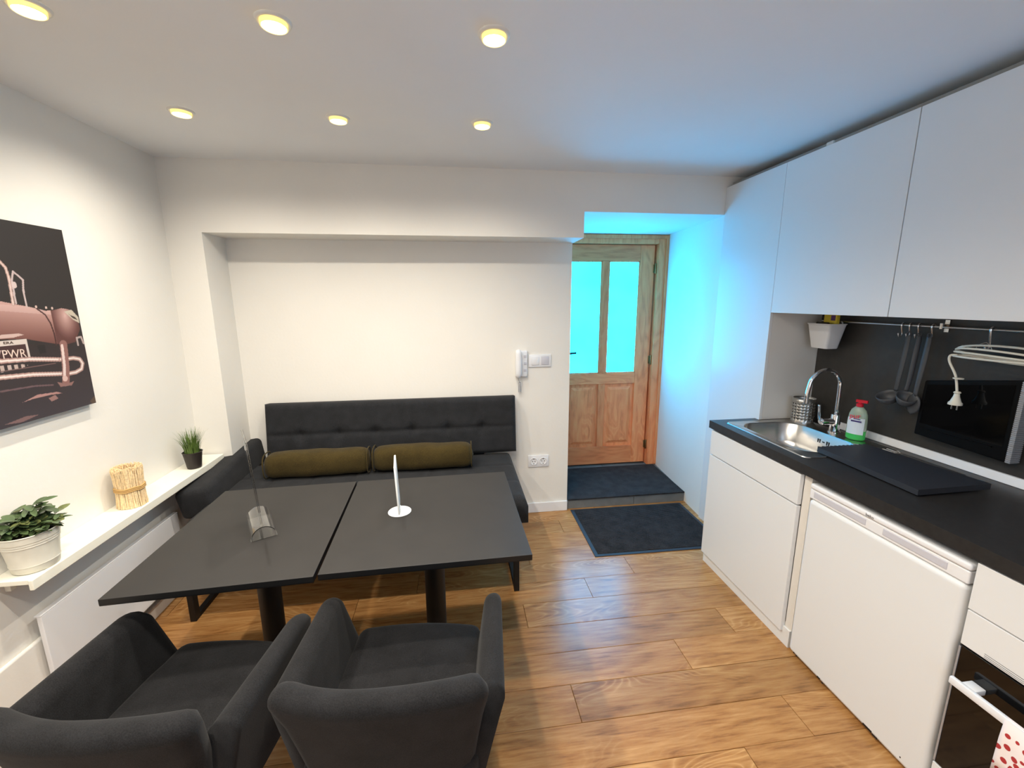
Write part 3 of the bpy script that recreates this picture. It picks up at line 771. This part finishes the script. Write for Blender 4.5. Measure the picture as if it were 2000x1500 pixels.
def tub_chair(name_label, loc, rz):
    t = thing('tub_chair', name_label, 'chair', loc, rz, 'tub chairs at the tables')
    # back shell
    P = []; N = 30
    for i in range(N+1):
        u = -1+2*i/N; e = abs(u)
        x = .240*u; y = -.258+.036*e**2.2
        dx = .248; dy = .036*2.2*e**1.2*(1 if u > 0 else -1)
        nx, ny_ = dy, -dx; l = math.hypot(nx, ny_); nx /= l; ny_ /= l
        edge = max(0, (e-.86)/.14); sh = math.sqrt(max(0.02, 1-edge**2.2))
        P.append(dict(c=(x, y), n=(nx, ny_), zt=.733+.004*e**3-.035*(1-sh)+.006*math.sin(3*u), zb=.27, t=.078*(.35+.65*sh), roll=.10, lean=.02))
    bm = sweep(P)
    for v in bm.verts:
        f = (v.co.z-.27)/.46
        v.co.x *= .80+.235*f; v.co.y += .055*(1-f)
    obj('backrest', bm, M['fab'], t, smooth=True)
    # arms
    for s in (-1, 1):
        P = []; N = 26
        for i in range(N+1):
            u = i/N                                   # 0 at the back, 1 at the tip
            x = s*(.240+.002*u); y = -.205+.375*u
            e = max(0, (u-.82)/.18); sh = math.sqrt(max(.03, 1-e**2))
            P.append(dict(c=(x, y), n=(s, -.0), zt=.652+.012*u-.055*(1-sh), zb=.30, t=(.078-.022*u)*(.45+.55*sh), lean=.03))
        bm = sweep(P)
        for v in bm.verts:
            f = (v.co.z-.30)/.37
            v.co.x *= .86+.14*f; v.co.y += (.085*(1-f))*max(0, (v.co.y+.1)/.27)
        obj('armrest', bm, M['fab'], t, smooth=True)
    bm = rbox(-.228, .228, -.235, .245, .345, .462, .035, 5)
    bmesh.ops.subdivide_edges(bm, edges=[e for e in bm.edges if e.calc_length() > .2], cuts=6, use_grid_fill=True)
    for v in bm.verts:
        fx = v.co.x/.228; fy = (v.co.y-.005)/.24
        if v.co.z > .42: v.co.z += .012*(1-fx*fx)*(1-fy*fy)
        if v.co.y > .15: v.co.y += .022*(1-fx*fx)
        if v.co.y > .15: v.co.x *= .97
    obj('seat_cushion', bm, M['fab'], t, smooth=True)
    obj('seat_base', rbox(-.195, .195, -.21, .235, .27, .35, .02, 3), M['fab'], t, smooth=True)
    for sx in (-1, 1):
        for sy in (-1, 1):
            bm = bmesh.new(); tube(bm, [(sx*.165, .012+sy*.165, .275), (sx*.19, .012+sy*.195, .0)], [.021, .012], 16)
            obj('leg', bm, M['birch'], t, smooth='auto')
    return t
tub_chair('charcoal tub chair at the left table, cut off by the lower left corner', (-.800, 1.150, 0), R(-9))
tub_chair('charcoal tub chair at the right table, its back fully in view', (-.180, 1.145, 0), R(-5.5))

# ------------------------------------------------------------------ kitchen
KX, XU, XW = 1.50, 1.79, 2.12
# base cabinet under the sink
bc = thing('base_cabinet', 'white handleless base cabinet with one drawer and door under the sink', 'cabinet', (KX, 1.915, 0))
bm = bmesh.new()
box(bm, .0205, .61, -.374, -.3345, .09, .866); box(bm, .022, .285, .317, .335, .09, .866); box(bm, .285, .61, .285, .303, .09, .866)
box(bm, .022, .285, -.347, .317, .09, .108); box(bm, .285, .61, -.347, .285, .09, .108); box(bm, .60, .61, -.347, .285, .108, .70)
obj('body', bm, M['offw'], bc)
obj('drawer_front', bx(0, .0205, -.332, .338, .712, .857), M['white'], bc, bevel=.0015)
obj('door', bx(0, .0205, -.332, .338, .062, .7055), M['white'], bc, bevel=.0015)
obj('plinth', bx(.012, .028, -.372, .33, 0, .0885), M['white'], bc, bevel=.001)
# fridge
fg = thing('refrigerator', 'white undercounter refrigerator with grip rail and chipped lower door edge', 'fridge', (KX, 1.237, 0))
obj('cabinet_body', bx(.055, .58, -.285, .288, .015, .842), M['whiteb'], fg, bevel=.006)
bm = bx(0, .050, -.293, .293, .012, .772)
fd_ = obj('door', bm, M['white'], fg, bevel=.020, seg=5)
bm = bmesh.new()
box(bm, .004, .050, -.293, .293, .773, .818)
obj('grip_rail', bm, M['whiteb'], fd_, bevel=.006, seg=3)
for a, b in ((.035, .27), (-.235, -.03)):
    bm = bmesh.new(); box(bm, .0018, .006, a, b, .785, .810); obj('grip_recess', bm, M['pale'], fd_, bevel=.002)
obj('top_panel', bx(-.002, .57, -.296, .290, .8195, .843), M['whiteb'], fg, bevel=.008, seg=3)
bm = text_bm('beko', .016, .0003)
for v in bm.verts: v.co = Vector((-.0026-v.co.z, -v.co.x+.02, .831+v.co.y))
obj('maker_mark', bm, M['brand'], fg)
for k, (y, z, wd) in enumerate([(.255, .020, .006), (.24, .018, .006), (.12, .022, .014), (.10, .016, .006), (-.10, .022, .035), (-.13, .018, .02), (-.22, .04, .004)]):
    obj('paint_chip', bx(-.0006, .001, y-wd/2, y+wd/2, z, z+.005+wd*.08), M['dark'], fd_)
for y in (-.25, .25): obj('foot', bx(.08, .12, y-.02, y+.02, 0, .0145), M['dark'], fg)
# oven unit
oc = thing('oven_cabinet', 'white base cabinet with a shallow drawer housing the oven', 'cabinet', (KX, .63, 0))
obj('body', bx(.05, .61, -.30, .302, .09, .866), M['offw'], oc)
obj('drawer_front', bx(0, .0205, -.298, .300, .708, .858), M['white'], oc, bevel=.0015)
obj('lower_panel', bx(0, .0205, -.298, .300, .06, .142), M['white'], oc, bevel=.0015)
obj('plinth', bx(.012, .028, -.3, .3, 0, .058), M['white'], oc)
ov = thing('oven', 'built-in oven with black glass door and white bar handle', 'oven', (KX, .63, 0))
obj('control_panel', bx(0, .045, -.297, .299, .588, .704), M['white'], ov, bevel=.0015)
bm = bmesh.new()
for z in (.592, .597, .603): box(bm, -.0006, .001, -.24, .24, z, z+.0012)
obj('vent_slot', bm, M['brand'], ov)
obj('door_glass', bx(0, .045, -.297, .299, .146, .583), M['gloss'], ov, bevel=.002)
bm = bmesh.new(); box(bm, -.002, .0, -.297, -.292, .15, .58); box(bm, -.002, .0, .294, .299, .15, .58); obj('door_edge', bm, M['silver'], ov)
obj('handle', rbox(-.052, -.038, -.27, .275, .478, .502, .004, 2), M['whiteb'], ov, smooth='auto')
for y in (-.25, .235): obj('handle_post', rbox(-.040, .0, y-.018, y+.018, .482, .500, .003, 2), M['whiteb'], ov, smooth='auto')
# tea towel over the oven handle
bm = bmesh.new(); prof = [(-.034, .34), (-.035, .45), (-.0365, .495), (-.045, .505), (-.0535, .495), (-.055, .44), (-.056, .38), (-.057, .335)]
G = []
for i in range(25):
    y = -.13+.27*i/24; row = []
    for k, (x, z) in enumerate(prof): row.append(bm.verts.new((x+(.0025*math.sin(i*.9) if k > 4 else 0)-(0.004 if k > 4 else 0), y, z)))
    G.append(row)
for i in range(24):
    for k in range(len(prof)-1): bm.faces.new([G[i][k], G[i][k+1], G[i+1][k+1], G[i+1][k]])
mt = mat('tea_towel', rgb(236, 226, 226), .9); n_ = mt.node_tree; tc = n_.nodes.new('ShaderNodeTexCoord'); vo = n_.nodes.new('ShaderNodeTexVoronoi'); vo.inputs['Scale'].default_value = 42
n_.links.new(tc.outputs['Object'], vo.inputs['Vector']); cr = n_.nodes.new('ShaderNodeValToRGB'); cr.color_ramp.interpolation = 'CONSTANT'
cr.color_ramp.elements[0].color = rgb(170, 50, 50); cr.color_ramp.elements[1].position = .33; cr.color_ramp.elements[1].color = rgb(238, 228, 226)
n_.links.new(vo.outputs['Distance'], cr.inputs[0]); n_.links.new(cr.outputs[0], n_.nodes['Principled BSDF'].inputs['Base Color'])
o = obj('tea_towel', bm, mt, smooth=True); o.location = (KX, .63, 0); md = o.modifiers.new('s', 'SOLIDIFY'); md.thickness = .002
tag(o, 'white tea towel with red spots hanging over the oven handle', 'towel')

# worktop with sink cut-out
CX, CT, CB = 1.493, .912, .867
bm = bmesh.new()
SX0, SX1, SY0, SY1 = 1.585, 1.955, 1.675, 2.185
box(bm, CX, SX0, .31, 2.272, CB, CT); box(bm, SX0, XU-.002, SY1, 2.272, CB, CT); box(bm, XU-.002, 2.118, SY1, 2.238, CB, CT)
box(bm, SX0, 2.118, .31, SY0, CB, CT); box(bm, SX1, 2.118, SY0, SY1, CB, CT)
tag(obj('worktop', bm, M['worktop']), 'long dark grey laminate kitchen worktop', 'worktop')
# sink
sk = thing('sink', 'inset stainless steel sink with rounded bowl in the worktop', 'sink', (1.77, 1.93, CT))
def rrect(x0, x1, y0, y1, r, n=8):
    out = []
    for (cx, cy, a0) in ((x1-r, y1-r, 0), (x0+r, y1-r, 90), (x0+r, y0+r, 180), (x1-r, y0+r, 270)):
        for i in range(n+1):
            a = R(a0+90*i/n); out.append((cx+r*math.cos(a), cy+r*math.sin(a)))
    return out
bm = bmesh.new()
ox, oy = 1.77, 1.93
def loopv(pts, z): return [bm.verts.new((x-ox, y-oy, z)) for x, y in pts]
loops = [loopv(rrect(1.552, 2.058, 1.625, 2.212, .03), .0006), loopv(rrect(1.554, 2.056, 1.627, 2.210, .03), .0045), loopv(rrect(1.560, 2.05, 1.633, 2.204, .028), .0045), loopv(rrect(1.562, 2.048, 1.635, 2.202, .028), .0025),
         loopv(rrect(1.594, 1.944, 1.684, 2.176, .10), .0025), loopv(rrect(1.598, 1.940, 1.688, 2.172, .10), -.003), loopv(rrect(1.606, 1.932, 1.697, 2.163, .095), -.10), loopv(rrect(1.62, 1.918, 1.712, 2.148, .09), -.135),
         loopv(rrect(1.65, 1.888, 1.745, 2.115, .07), -.150), loopv(rrect(1.72, 1.82, 1.88, 1.98, .045), -.154), loopv(rrect(1.735, 1.805, 1.895, 1.965, .034), -.156)]
for a, b in zip(loops[:-1], loops[1:]):
    n = len(a)
    for i in range(n): bm.faces.new([a[i], b[i], b[(i+1) % n], a[(i+1) % n]])
bm.faces.new(loops[-1])
obj('bowl', bm, M['steel'], sk, smooth='auto', angle=50)
bm = bmesh.new(); lathe(bm, [(.036, -.1555), (.034, -.153), (.012, -.1545), (0, -.1545)], 28, (0, 0, 0), cap=False); obj('drain', bm, M['chrome'], sk, smooth=True)
for dy, hh in ((-.034, .02), (-.022, .02), (.0, .006), (.022, .02), (.034, .02)):
    obj('overflow_slot', bx(.1655, .168, dy-.0035 if hh > .01 else dy-.007, dy+.0035 if hh > .01 else dy+.007, -.045-hh/2, -.045+hh/2), M['dark'], sk)
# faucet
fc = thing('faucet', 'chrome gooseneck mixer tap behind the sink', 'faucet', (2.005, 1.945, CT+.0025))
bm = bmesh.new(); lathe(bm, [(.029, 0), (.029, .006), (.024, .010), (.023, .095), (.021, .10), (.013, .104)], 28); obj('body', bm, M['chrome'], fc, smooth='auto')
gp_ = [(0, 0, .10), (0, 0, .20), (-.002, .0, .255)]
for i in range(1, 13):
    a = math.pi*i/12*.93; gp_.append((-.085+.085*math.cos(a), .012*i/12, .255+.085*math.sin(a)))
gp_.append((-.176, .014, .215)); gp_.append((-.176, .014, .19))
bm = bmesh.new(); tube(bm, smooth_path(gp_, 3), .0105, 14); s = obj('spout', bm, M['chrome'], fc, smooth=True)
bm = bmesh.new(); lathe(bm, [(.0125, .165), (.0125, .192)], 16, (-.176, .014, 0)); obj('aerator', bm, M['chrome'], s, smooth='auto')
bm = bmesh.new(); tube(bm, [(-.015, .0, .062), (-.03, .002, .062), (-.078, .006, .062), (-.084, .006, .062)], [.017, .0185, .0185, .014], 18); s = obj('cartridge', bm, M['chrome'], fc, smooth='auto')
bm = bmesh.new(); tube(bm, smooth_path([(-.082, .006, .064), (-.092, .007, .08), (-.096, .008, .115), (-.100, .009, .155)], 4), .0065, 10); obj('lever', bm, M['chrome'], s, smooth=True)
# cutlery holder, perforated steel
ch = thing('cutlery_holder', 'perforated stainless steel cutlery cup in the corner behind the tap', 'utensil holder', (1.995, 2.150, CT+.003))
n, hrow = 36, 13; bm = bmesh.new(); Rr, Hh = .057, .142
zs = [0, .022]+[.022+.0085*(k+1) for k in range(hrow-2)]+[.128, Hh]
grid = [[bm.verts.new((Rr*math.cos(2*math.pi*i/n), Rr*math.sin(2*math.pi*i/n), z)) for i in range(n)] for z in zs]
for k in range(len(zs)-1):
    for i in range(n):
        hole = 0 < k < len(zs)-2 and k % 2 == 1 and i % 2 == 0
        if not hole: bm.faces.new([grid[k][i], grid[k][(i+1) % n], grid[k+1][(i+1) % n], grid[k+1][i]])
bm.faces.new(grid[0][::-1])
o = obj('cup', bm, M['steel'], ch, smooth='auto', angle=60); md = o.modifiers.new('s', 'SOLIDIFY'); md.thickness = .0012
bm = bmesh.new(); tube(bm, [(Rr*math.cos(q*6.283/40), Rr*math.sin(q*6.283/40), Hh) for q in range(40)], .0022, 8, closed=True); obj('rim', bm, M['steel'], ch, smooth=True)
# washing-up bottle
bt = thing('soap_bottle', 'clear washing-up liquid bottle with red cap and green liquid beside the tap', 'bottle', (2.005, 1.822, CT+.0055), R(24))
bt.scale = (.92, .92, .97)
def oval(bm, prof, ax=1.0, ay=.62, n=30, cap=True):
    rings = [[bm.verts.new((r*ax*math.cos(2*math.pi*i/n), r*ay*math.sin(2*math.pi*i/n), z)) for i in range(n)] for r, z in prof]
    for a, b in zip(rings[:-1], rings[1:]):
        for i in range(n): bm.faces.new([a[i], a[(i+1) % n], b[(i+1) % n], b[i]])
    if cap: bm.faces.new(rings[0][::-1]); bm.faces.new(rings[-1])
bm = bmesh.new(); oval(bm, [(.038, .0), (.045, .006), (.046, .052)], .62, 1.0); obj('liquid', bm, M['liquid'], bt, smooth='auto')
bm = bmesh.new(); oval(bm, [(.046, .0525), (.0455, .10), (.042, .135), (.034, .158), (.020, .172), (.015, .178)], .62, 1.0); obj('bottle_body', bm, M['clearp'], bt, smooth='auto')
bm = bmesh.new(); lathe(bm, [(.0165, .176), (.0165, .190), (.008, .194), (.008, .200)], 20); box(bm, -.008, .008, -.034, .018, .198, .212)
obj('cap', bm, M['red'], bt, smooth='auto')
bm = bmesh.new(); pp = []
for i in range(9):
    a = math.pi+(-.5+i/8)*1.9
    pp.append((.0295*math.cos(a), .0472*math.sin(a)))
for i in range(8):
    q = [bm.verts.new((pp[i][0], pp[i][1], z)) for z in (.032, .118)]; r_ = [bm.verts.new((pp[i+1][0], pp[i+1][1], z)) for z in (.032, .118)]
    bm.faces.new([q[0], r_[0], r_[1], q[1]])
lb = obj('label', bm, M['label'], bt, smooth=True)
bm = text_bm('pur', .036, .0005)
for v in bm.verts: v.co = Vector((-.0306-v.co.z+2.1*v.co.x**2, -v.co.x+.004, .128+v.co.y+v.co.x*.1))
obj('lettering', bm, M['pink'], bt)
bm = bmesh.new(); box(bm, -.0305, -.030, -.028, .020, .098, .106); box(bm, -.0305, -.030, -.022, .010, .112, .116); obj('label_print', bm, M['navy'], lb)
# serrated drainer board
db = thing('drainer_board', 'dark slate grey drainer board with a serrated edge lying over the sink end', 'board', (1.80, 1.45, CT+.006))
top = []; nT = 24
p0, p1 = Vector((1.665, 1.690)), Vector((1.925, 1.690))
for i in range(nT+1):
    u = i/nT; top.append((p0.x+(p1.x-p0.x)*u-1.80, 1.690-1.45+(.006 if i % 2 else -.004)))
poly = [(1.966-1.80, 1.232-1.45), (1.645-1.80, 1.226-1.45)]
bm = bmesh.new(); prism(bm, [poly[1]]+[poly[0]]+top[::-1], 0, .022); obj('board', bm, M['slate'], db)
for i in range(2):
    obj('rack_wire', bx(.196+.022*i, .199+.022*i, -.10, .22, -.0005, .004), M['chrome'], db)

# tall panel, splashback
tp = thing('tall_end_panel', 'tall plain white kitchen end panel between the doorway and the worktop', 'panel', (XU, 2.5, 0))
obj('front', bx(0, .018, -.26, .2585, 0, 2.338), M['white'], tp, bevel=.001)
obj('return_side', bx(.0185, .33, -.26, -.242, .9125, 1.60), M['offw'], tp)
obj('side_lower', bx(.0185, .33, -.2255, -.208, 0, .866), M['offw'], tp)
obj('side_upper', bx(.0185, .33, -.26, -.242, 1.6005, 2.338), M['offw'], tp)
o = tag(obj('splashback', bx(XW, XW+.0195, .31, 2.238, CT+.0005, 1.62), M['splash']), 'dark grey splashback panel behind the worktop', 'splashback')
bm = bmesh.new(); box(bm, XW-.024, XW-.0005, .31, 2.02, CT+.0005, CT+.034)
for v in bm.verts:
    if v.co.x < XW-.02 and v.co.z > CT+.03: v.co.x += .012
tag(obj('upstand_strip', bm, M['whiteb'], bevel=.002), 'white sealing strip along the back of the worktop', 'trim')
# wall cabinets
for i, (y1, y0, lab) in enumerate([(2.2385, 1.5695, 'white handleless wall cabinet over the sink, beside the tall panel'), (1.5665, .897, 'white handleless wall cabinet over the black television, nearest the viewer')]):
    uc = thing('wall_cabinet', lab, 'cabinet', (XU, (y0+y1)/2, 1.545), 0, 'white wall cabinets')
    hw = (y1-y0)/2
    obj('carcass', bx(.020, .345, -hw, hw, .015, .795), M['offw'], uc)
    obj('door', bx(0, .0185, -hw+.0005, hw-.0005, 0, .793), M['white'], uc, bevel=.001)
struct('trim_2', bx(XU+.03, XU+.06, .5, 2.74, 2.342, 2.362), mat('cornice', rgb(150, 148, 142), .6))
o = tag(obj('cable_clip', rbox(XU+.02, XU+.04, 1.98, 2.02, 2.3455, 2.362, .003, 2), M['offw'], smooth='auto'), 'small beige clip lying on top of the wall cabinet over the sink', 'clip')

# rail with hooks
rl = thing('utensil_rail', 'thin steel utensil rail under the wall cabinets', 'rail', (XW-.035, 1.3, 1.498))
bm = bmesh.new(); tube(bm, [(0, -.4, 0), (0, .90, 0)], .005, 12); obj('rod', bm, M['steel'], rl, smooth='auto')
for y in (.285, -.35, .86):
    bm = bmesh.new(); tube(bm, [(0, y, .007), (.034, y, .007)], .005, 8); tube(bm, [(0, y, -.008), (0, y, .016)], .0075, 10); box(bm, .026, .0345, y-.009, y+.009, -.022, .03)
    obj('bracket', bm, M['steel'], rl, smooth='auto')
def hook(y, label, drop=.05, r=.003):
    pts = [(.009, 0, -.004), (.0085, 0, .006), (0, 0, .0105), (-.0085, 0, .006), (-.009, 0, -.006), (-.003, 0, -drop*.55), (0, 0, -drop*.8), (-.004, 0, -drop), (-.014, 0, -drop-.004), (-.020, 0, -drop+.008)]
    bm = bmesh.new(); tube(bm, smooth_path(pts, 4), r, 8)
    lathe(bm, [(0, -.004), (.004, -.002), (.004, .002), (0, .004)], 8, (-.020, 0, -drop+.010), cap=False)
    o = obj('s_hook', bm, M['chrome'], smooth=True); o.location = (XW-.035, y, 1.498)
    return tag(o, label, 'hook', 'hooks on the utensil rail')
hook(1.745, 'steel hook on the rail, empty, nearest the white basket')
hook(1.710, 'steel hook on the rail holding the front ladle')
hook(1.672, 'steel hook on the rail holding the second ladle')
hook(1.616, 'steel hook on the rail holding the flat spoon')
hook(1.405, 'steel hook on the rail holding the coiled white cable', .075, .004)
def utensil(name, y, label, kind, rz=0, x=XW-.052, dl=0):
    t = thing(name, label, name.split('_')[-1], (x, y, 1.452), rz)
    bm = bmesh.new()
    pts = [(0, 0, .0), (0, 0, -.02), (0, .004, -.10), (-.002, .010, -.20), (0, .016, -.262-dl)]
    tube(bm, smooth_path(pts, 4), [.011, .011, .011, .0115, .012, .012, .0125, .0125, .013, .0125, .012, .0115, .011, .0105, .010, .010, .010], 10, flat=.38)
    tube(bm, [(0, .008*math.cos(q*.628), .008+.010*math.sin(q*.628)) for q in range(10)], .003, 6, closed=True)
    obj('handle', bm, M['nylon'], t, smooth=True)
    bm = bmesh.new()
    if kind == 'ladle':
        pr = [(.001, -.042), (.018, -.040), (.033, -.030), (.042, -.012), (.045, .004), (.0425, .004), (.040, -.010), (.031, -.027), (.016, -.0365), (.001, -.038)]
        Mx = Matrix.Rotation(R(-28), 4, 'Y')
        lathe(bm, pr, 28, (-.032, .022, -.285-dl), Mx, cap=False)
    else:
        rings = []
        for k in range(9):
            u = -1+2*k/8; wv = .030*math.sqrt(max(.02, 1-u*u)); z = -.30-dl+.048*u
            rings.append([bm.verts.new((-.006*(1-(q/3-1)**2)+.002, .018+wv*(q/3-1), z)) for q in range(7)])
        for a, b in zip(rings[:-1], rings[1:]):
            for q in range(6): bm.faces.new([a[q], a[q+1], b[q+1], b[q]])
    o = obj('bowl', bm, M['nylon'], t, smooth=True)
    if kind != 'ladle': md = o.modifiers.new('s', 'SOLIDIFY'); md.thickness = .003; o.name = 'spoon_blade'
    return t
utensil('soup_ladle', 1.700, 'grey nylon soup ladle hanging leftmost on the rail, bowl facing out', 'ladle')
_sl = utensil('sauce_ladle', 1.656, 'grey nylon ladle hanging half hidden behind the first one', 'ladle', R(60), dl=-.01, x=XW-.048)
_sl.scale = (.85, .85, 1)
utensil('serving_spoon', 1.608, 'grey nylon flat serving spoon hanging rightmost on the rail', 'spoon', dl=.005, x=XW-.058)
# white basket with sponge packets
bs = thing('hanging_basket', 'white plastic tub hanging from the left end of the rail', 'basket', (XW-.085, 2.110, 1.352))
bs.scale = (1, .9, 1.15)
bm = bmesh.new()
def rr3(w_, d_, z, r): return [(x, y, z) for x, y in rrect(-d_/2, d_/2, -w_/2, w_/2, r, 4)]
Ls = [rr3(.115, .075, 0, .015), rr3(.12, .080, .004, .016), rr3(.165, .112, .112, .018), rr3(.172, .119, .114, .018), rr3(.172, .119, .118, .018), rr3(.160, .107, .117, .016), rr3(.112, .073, .006, .013)]
vs = [[bm.verts.new(p) for p in l] for l in Ls]
for a, b in zip(vs[:-1], vs[1:]):
    n = len(a)
    for i in range(n): bm.faces.new([a[i], a[(i+1) % n], b[(i+1) % n], b[i]])
bm.faces.new(vs[0][::-1]); bm.faces.new(vs[-1])
obj('tub', bm, M['whiteb'], bs, smooth='auto', angle=40)
bm = bmesh.new(); tube(bm, [(.05, -.05, .112), (.05, -.05, .123), (.045, -.05, .128)], .004, 8); tube(bm, [(.05, .05, .112), (.05, .05, .123), (.045, .05, .128)], .004, 8); obj('hanger', bm, M['whiteb'], bs)
pk = thing('sponge_packet', 'yellow sponge packet sticking up out of the white hanging tub', 'packet', (XW-.078, 2.090, 1.415), R(4))
obj('packet', rbox(-.012, .012, -.038, .040, 0, .124, .006, 2), M['yellow'], pk, smooth='auto')
obj('print', bx(-.0128, -.0119, -.03, -.005, .09, .118), M['purple'], pk)
pk2 = thing('cleaning_cloth', 'dark folded cloth in the white hanging tub in front of the sponge packet', 'cloth', (XW-.106, 2.115, 1.410), R(-3))
obj('cloth', rbox(-.010, .008, -.040, .040, 0, .085, .005, 2), M['pot'], pk2, smooth='auto')
# coiled cable on a hanger, with plug
cc = thing('coiled_cable', 'coil of white extension cable hanging from the rail with its plug dangling', 'cable', (XW-.075, 1.305, 1.410))
random.seed(5)
for k in range(4):
    pts = []
    for q in range(44):
        a = 2*math.pi*q/44
        pts.append((-.045*math.sin(a)*(.9+.08*k)-.004*k, .175*math.cos(a)*(1-.02*k)+.004*k, -.004*k+(.034-.012*k)*math.sin(a+.35*k)-.002*k))
    bm = bmesh.new(); tube(bm, pts, .0043, 8, closed=True); obj('cable_loop', bm, M['cable'], cc, smooth=True)
pl = smooth_path([(-.03, .150, -.016), (-.034, .172, -.020), (-.036, .170, -.045), (-.034, .140, -.10), (-.034, .124, -.165)], 5)
bm = bmesh.new(); tube(bm, pl, .0045, 8); obj('cable_end', bm, M['cable'], cc, smooth=True)
pg = bmesh.new()
lathe(pg, [(.0, .0), (.009, -.001), (.012, -.006), (.0085, -.010), (.0105, -.022), (.017, -.042), (.022, -.048), (.022, -.056), (0, -.057)], 20, (-.034, .123, -.160), cap=False)
pgo = obj('plug', pg, M['cable'], cc, smooth='auto')
bm = bmesh.new(); lathe(bm, [(0, .050), (.017, .049), (.017, .045), (0, .044)], 16, (-.034, .129, -.155), cap=False); obj('cable_disc', bm, M['cable'], cc, smooth='auto')
bm = bmesh.new()
for d in (-.0095, .0095):
    bm = bmesh.new(); tube(bm, [(-.034, .123+d, -.216), (-.034, .123+d, -.236)], .0024, 8); obj('plug_pin', bm, M['chrome'], pgo)
bm = bmesh.new(); tube(bm, smooth_path([(.0, .168, .012), (.0, .16, .022), (.0, .12, .010), (.0, .065, .012), (.0, .085, .040), (.0, .10, .012), (.0, -.15, .008)], 5), .0018, 6)
obj('hanger_wire', bm, M['steel'], cc, smooth=True)
# television
tv = thing('television', 'small black television fixed in front of the splashback above the worktop', 'television', (XW-.05, 1.44, 1.0))
bm = bmesh.new()
q = [(-.168, 0), (.168, .012), (.160, .262), (-.168, .322)]
for x in (0, .038): pass
a = [bm.verts.new((0, y, z)) for y, z in q]; b = [bm.verts.new((.045, y*.97, z*.97+.004)) for y, z in q]
bm.faces.new(a); bm.faces.new(b[::-1])
for i in range(4): bm.faces.new([a[i], b[i], b[(i+1) % 4], a[(i+1) % 4]])
obj('housing', bm, M['tvb'], tv, bevel=.006)
bm = bmesh.new(); v = [bm.verts.new((-.001, y, z)) for y, z in ((-.150, .060), (.150, .070), (.146, .245), (-.150, .300))]; bm.faces.new(v)
obj('screen', bm, M['gloss'], tv)
obj('front_lip', bx(-.006, 0, -.12, .135, .046, .050), M['tvb'], tv)
bm = bmesh.new()
for k in range(42): box(bm, -.004, .040, -.184, -.1685, .004+.0075*k, .009+.0075*k)
box(bm, .0, .038, -.181, -.1682, .002, .318)
obj('side_grille', bm, M['silver'], tv)
obj('wall_mount', bx(.044, .0495, -.06, .06, .08, .22), M['dark'], tv)
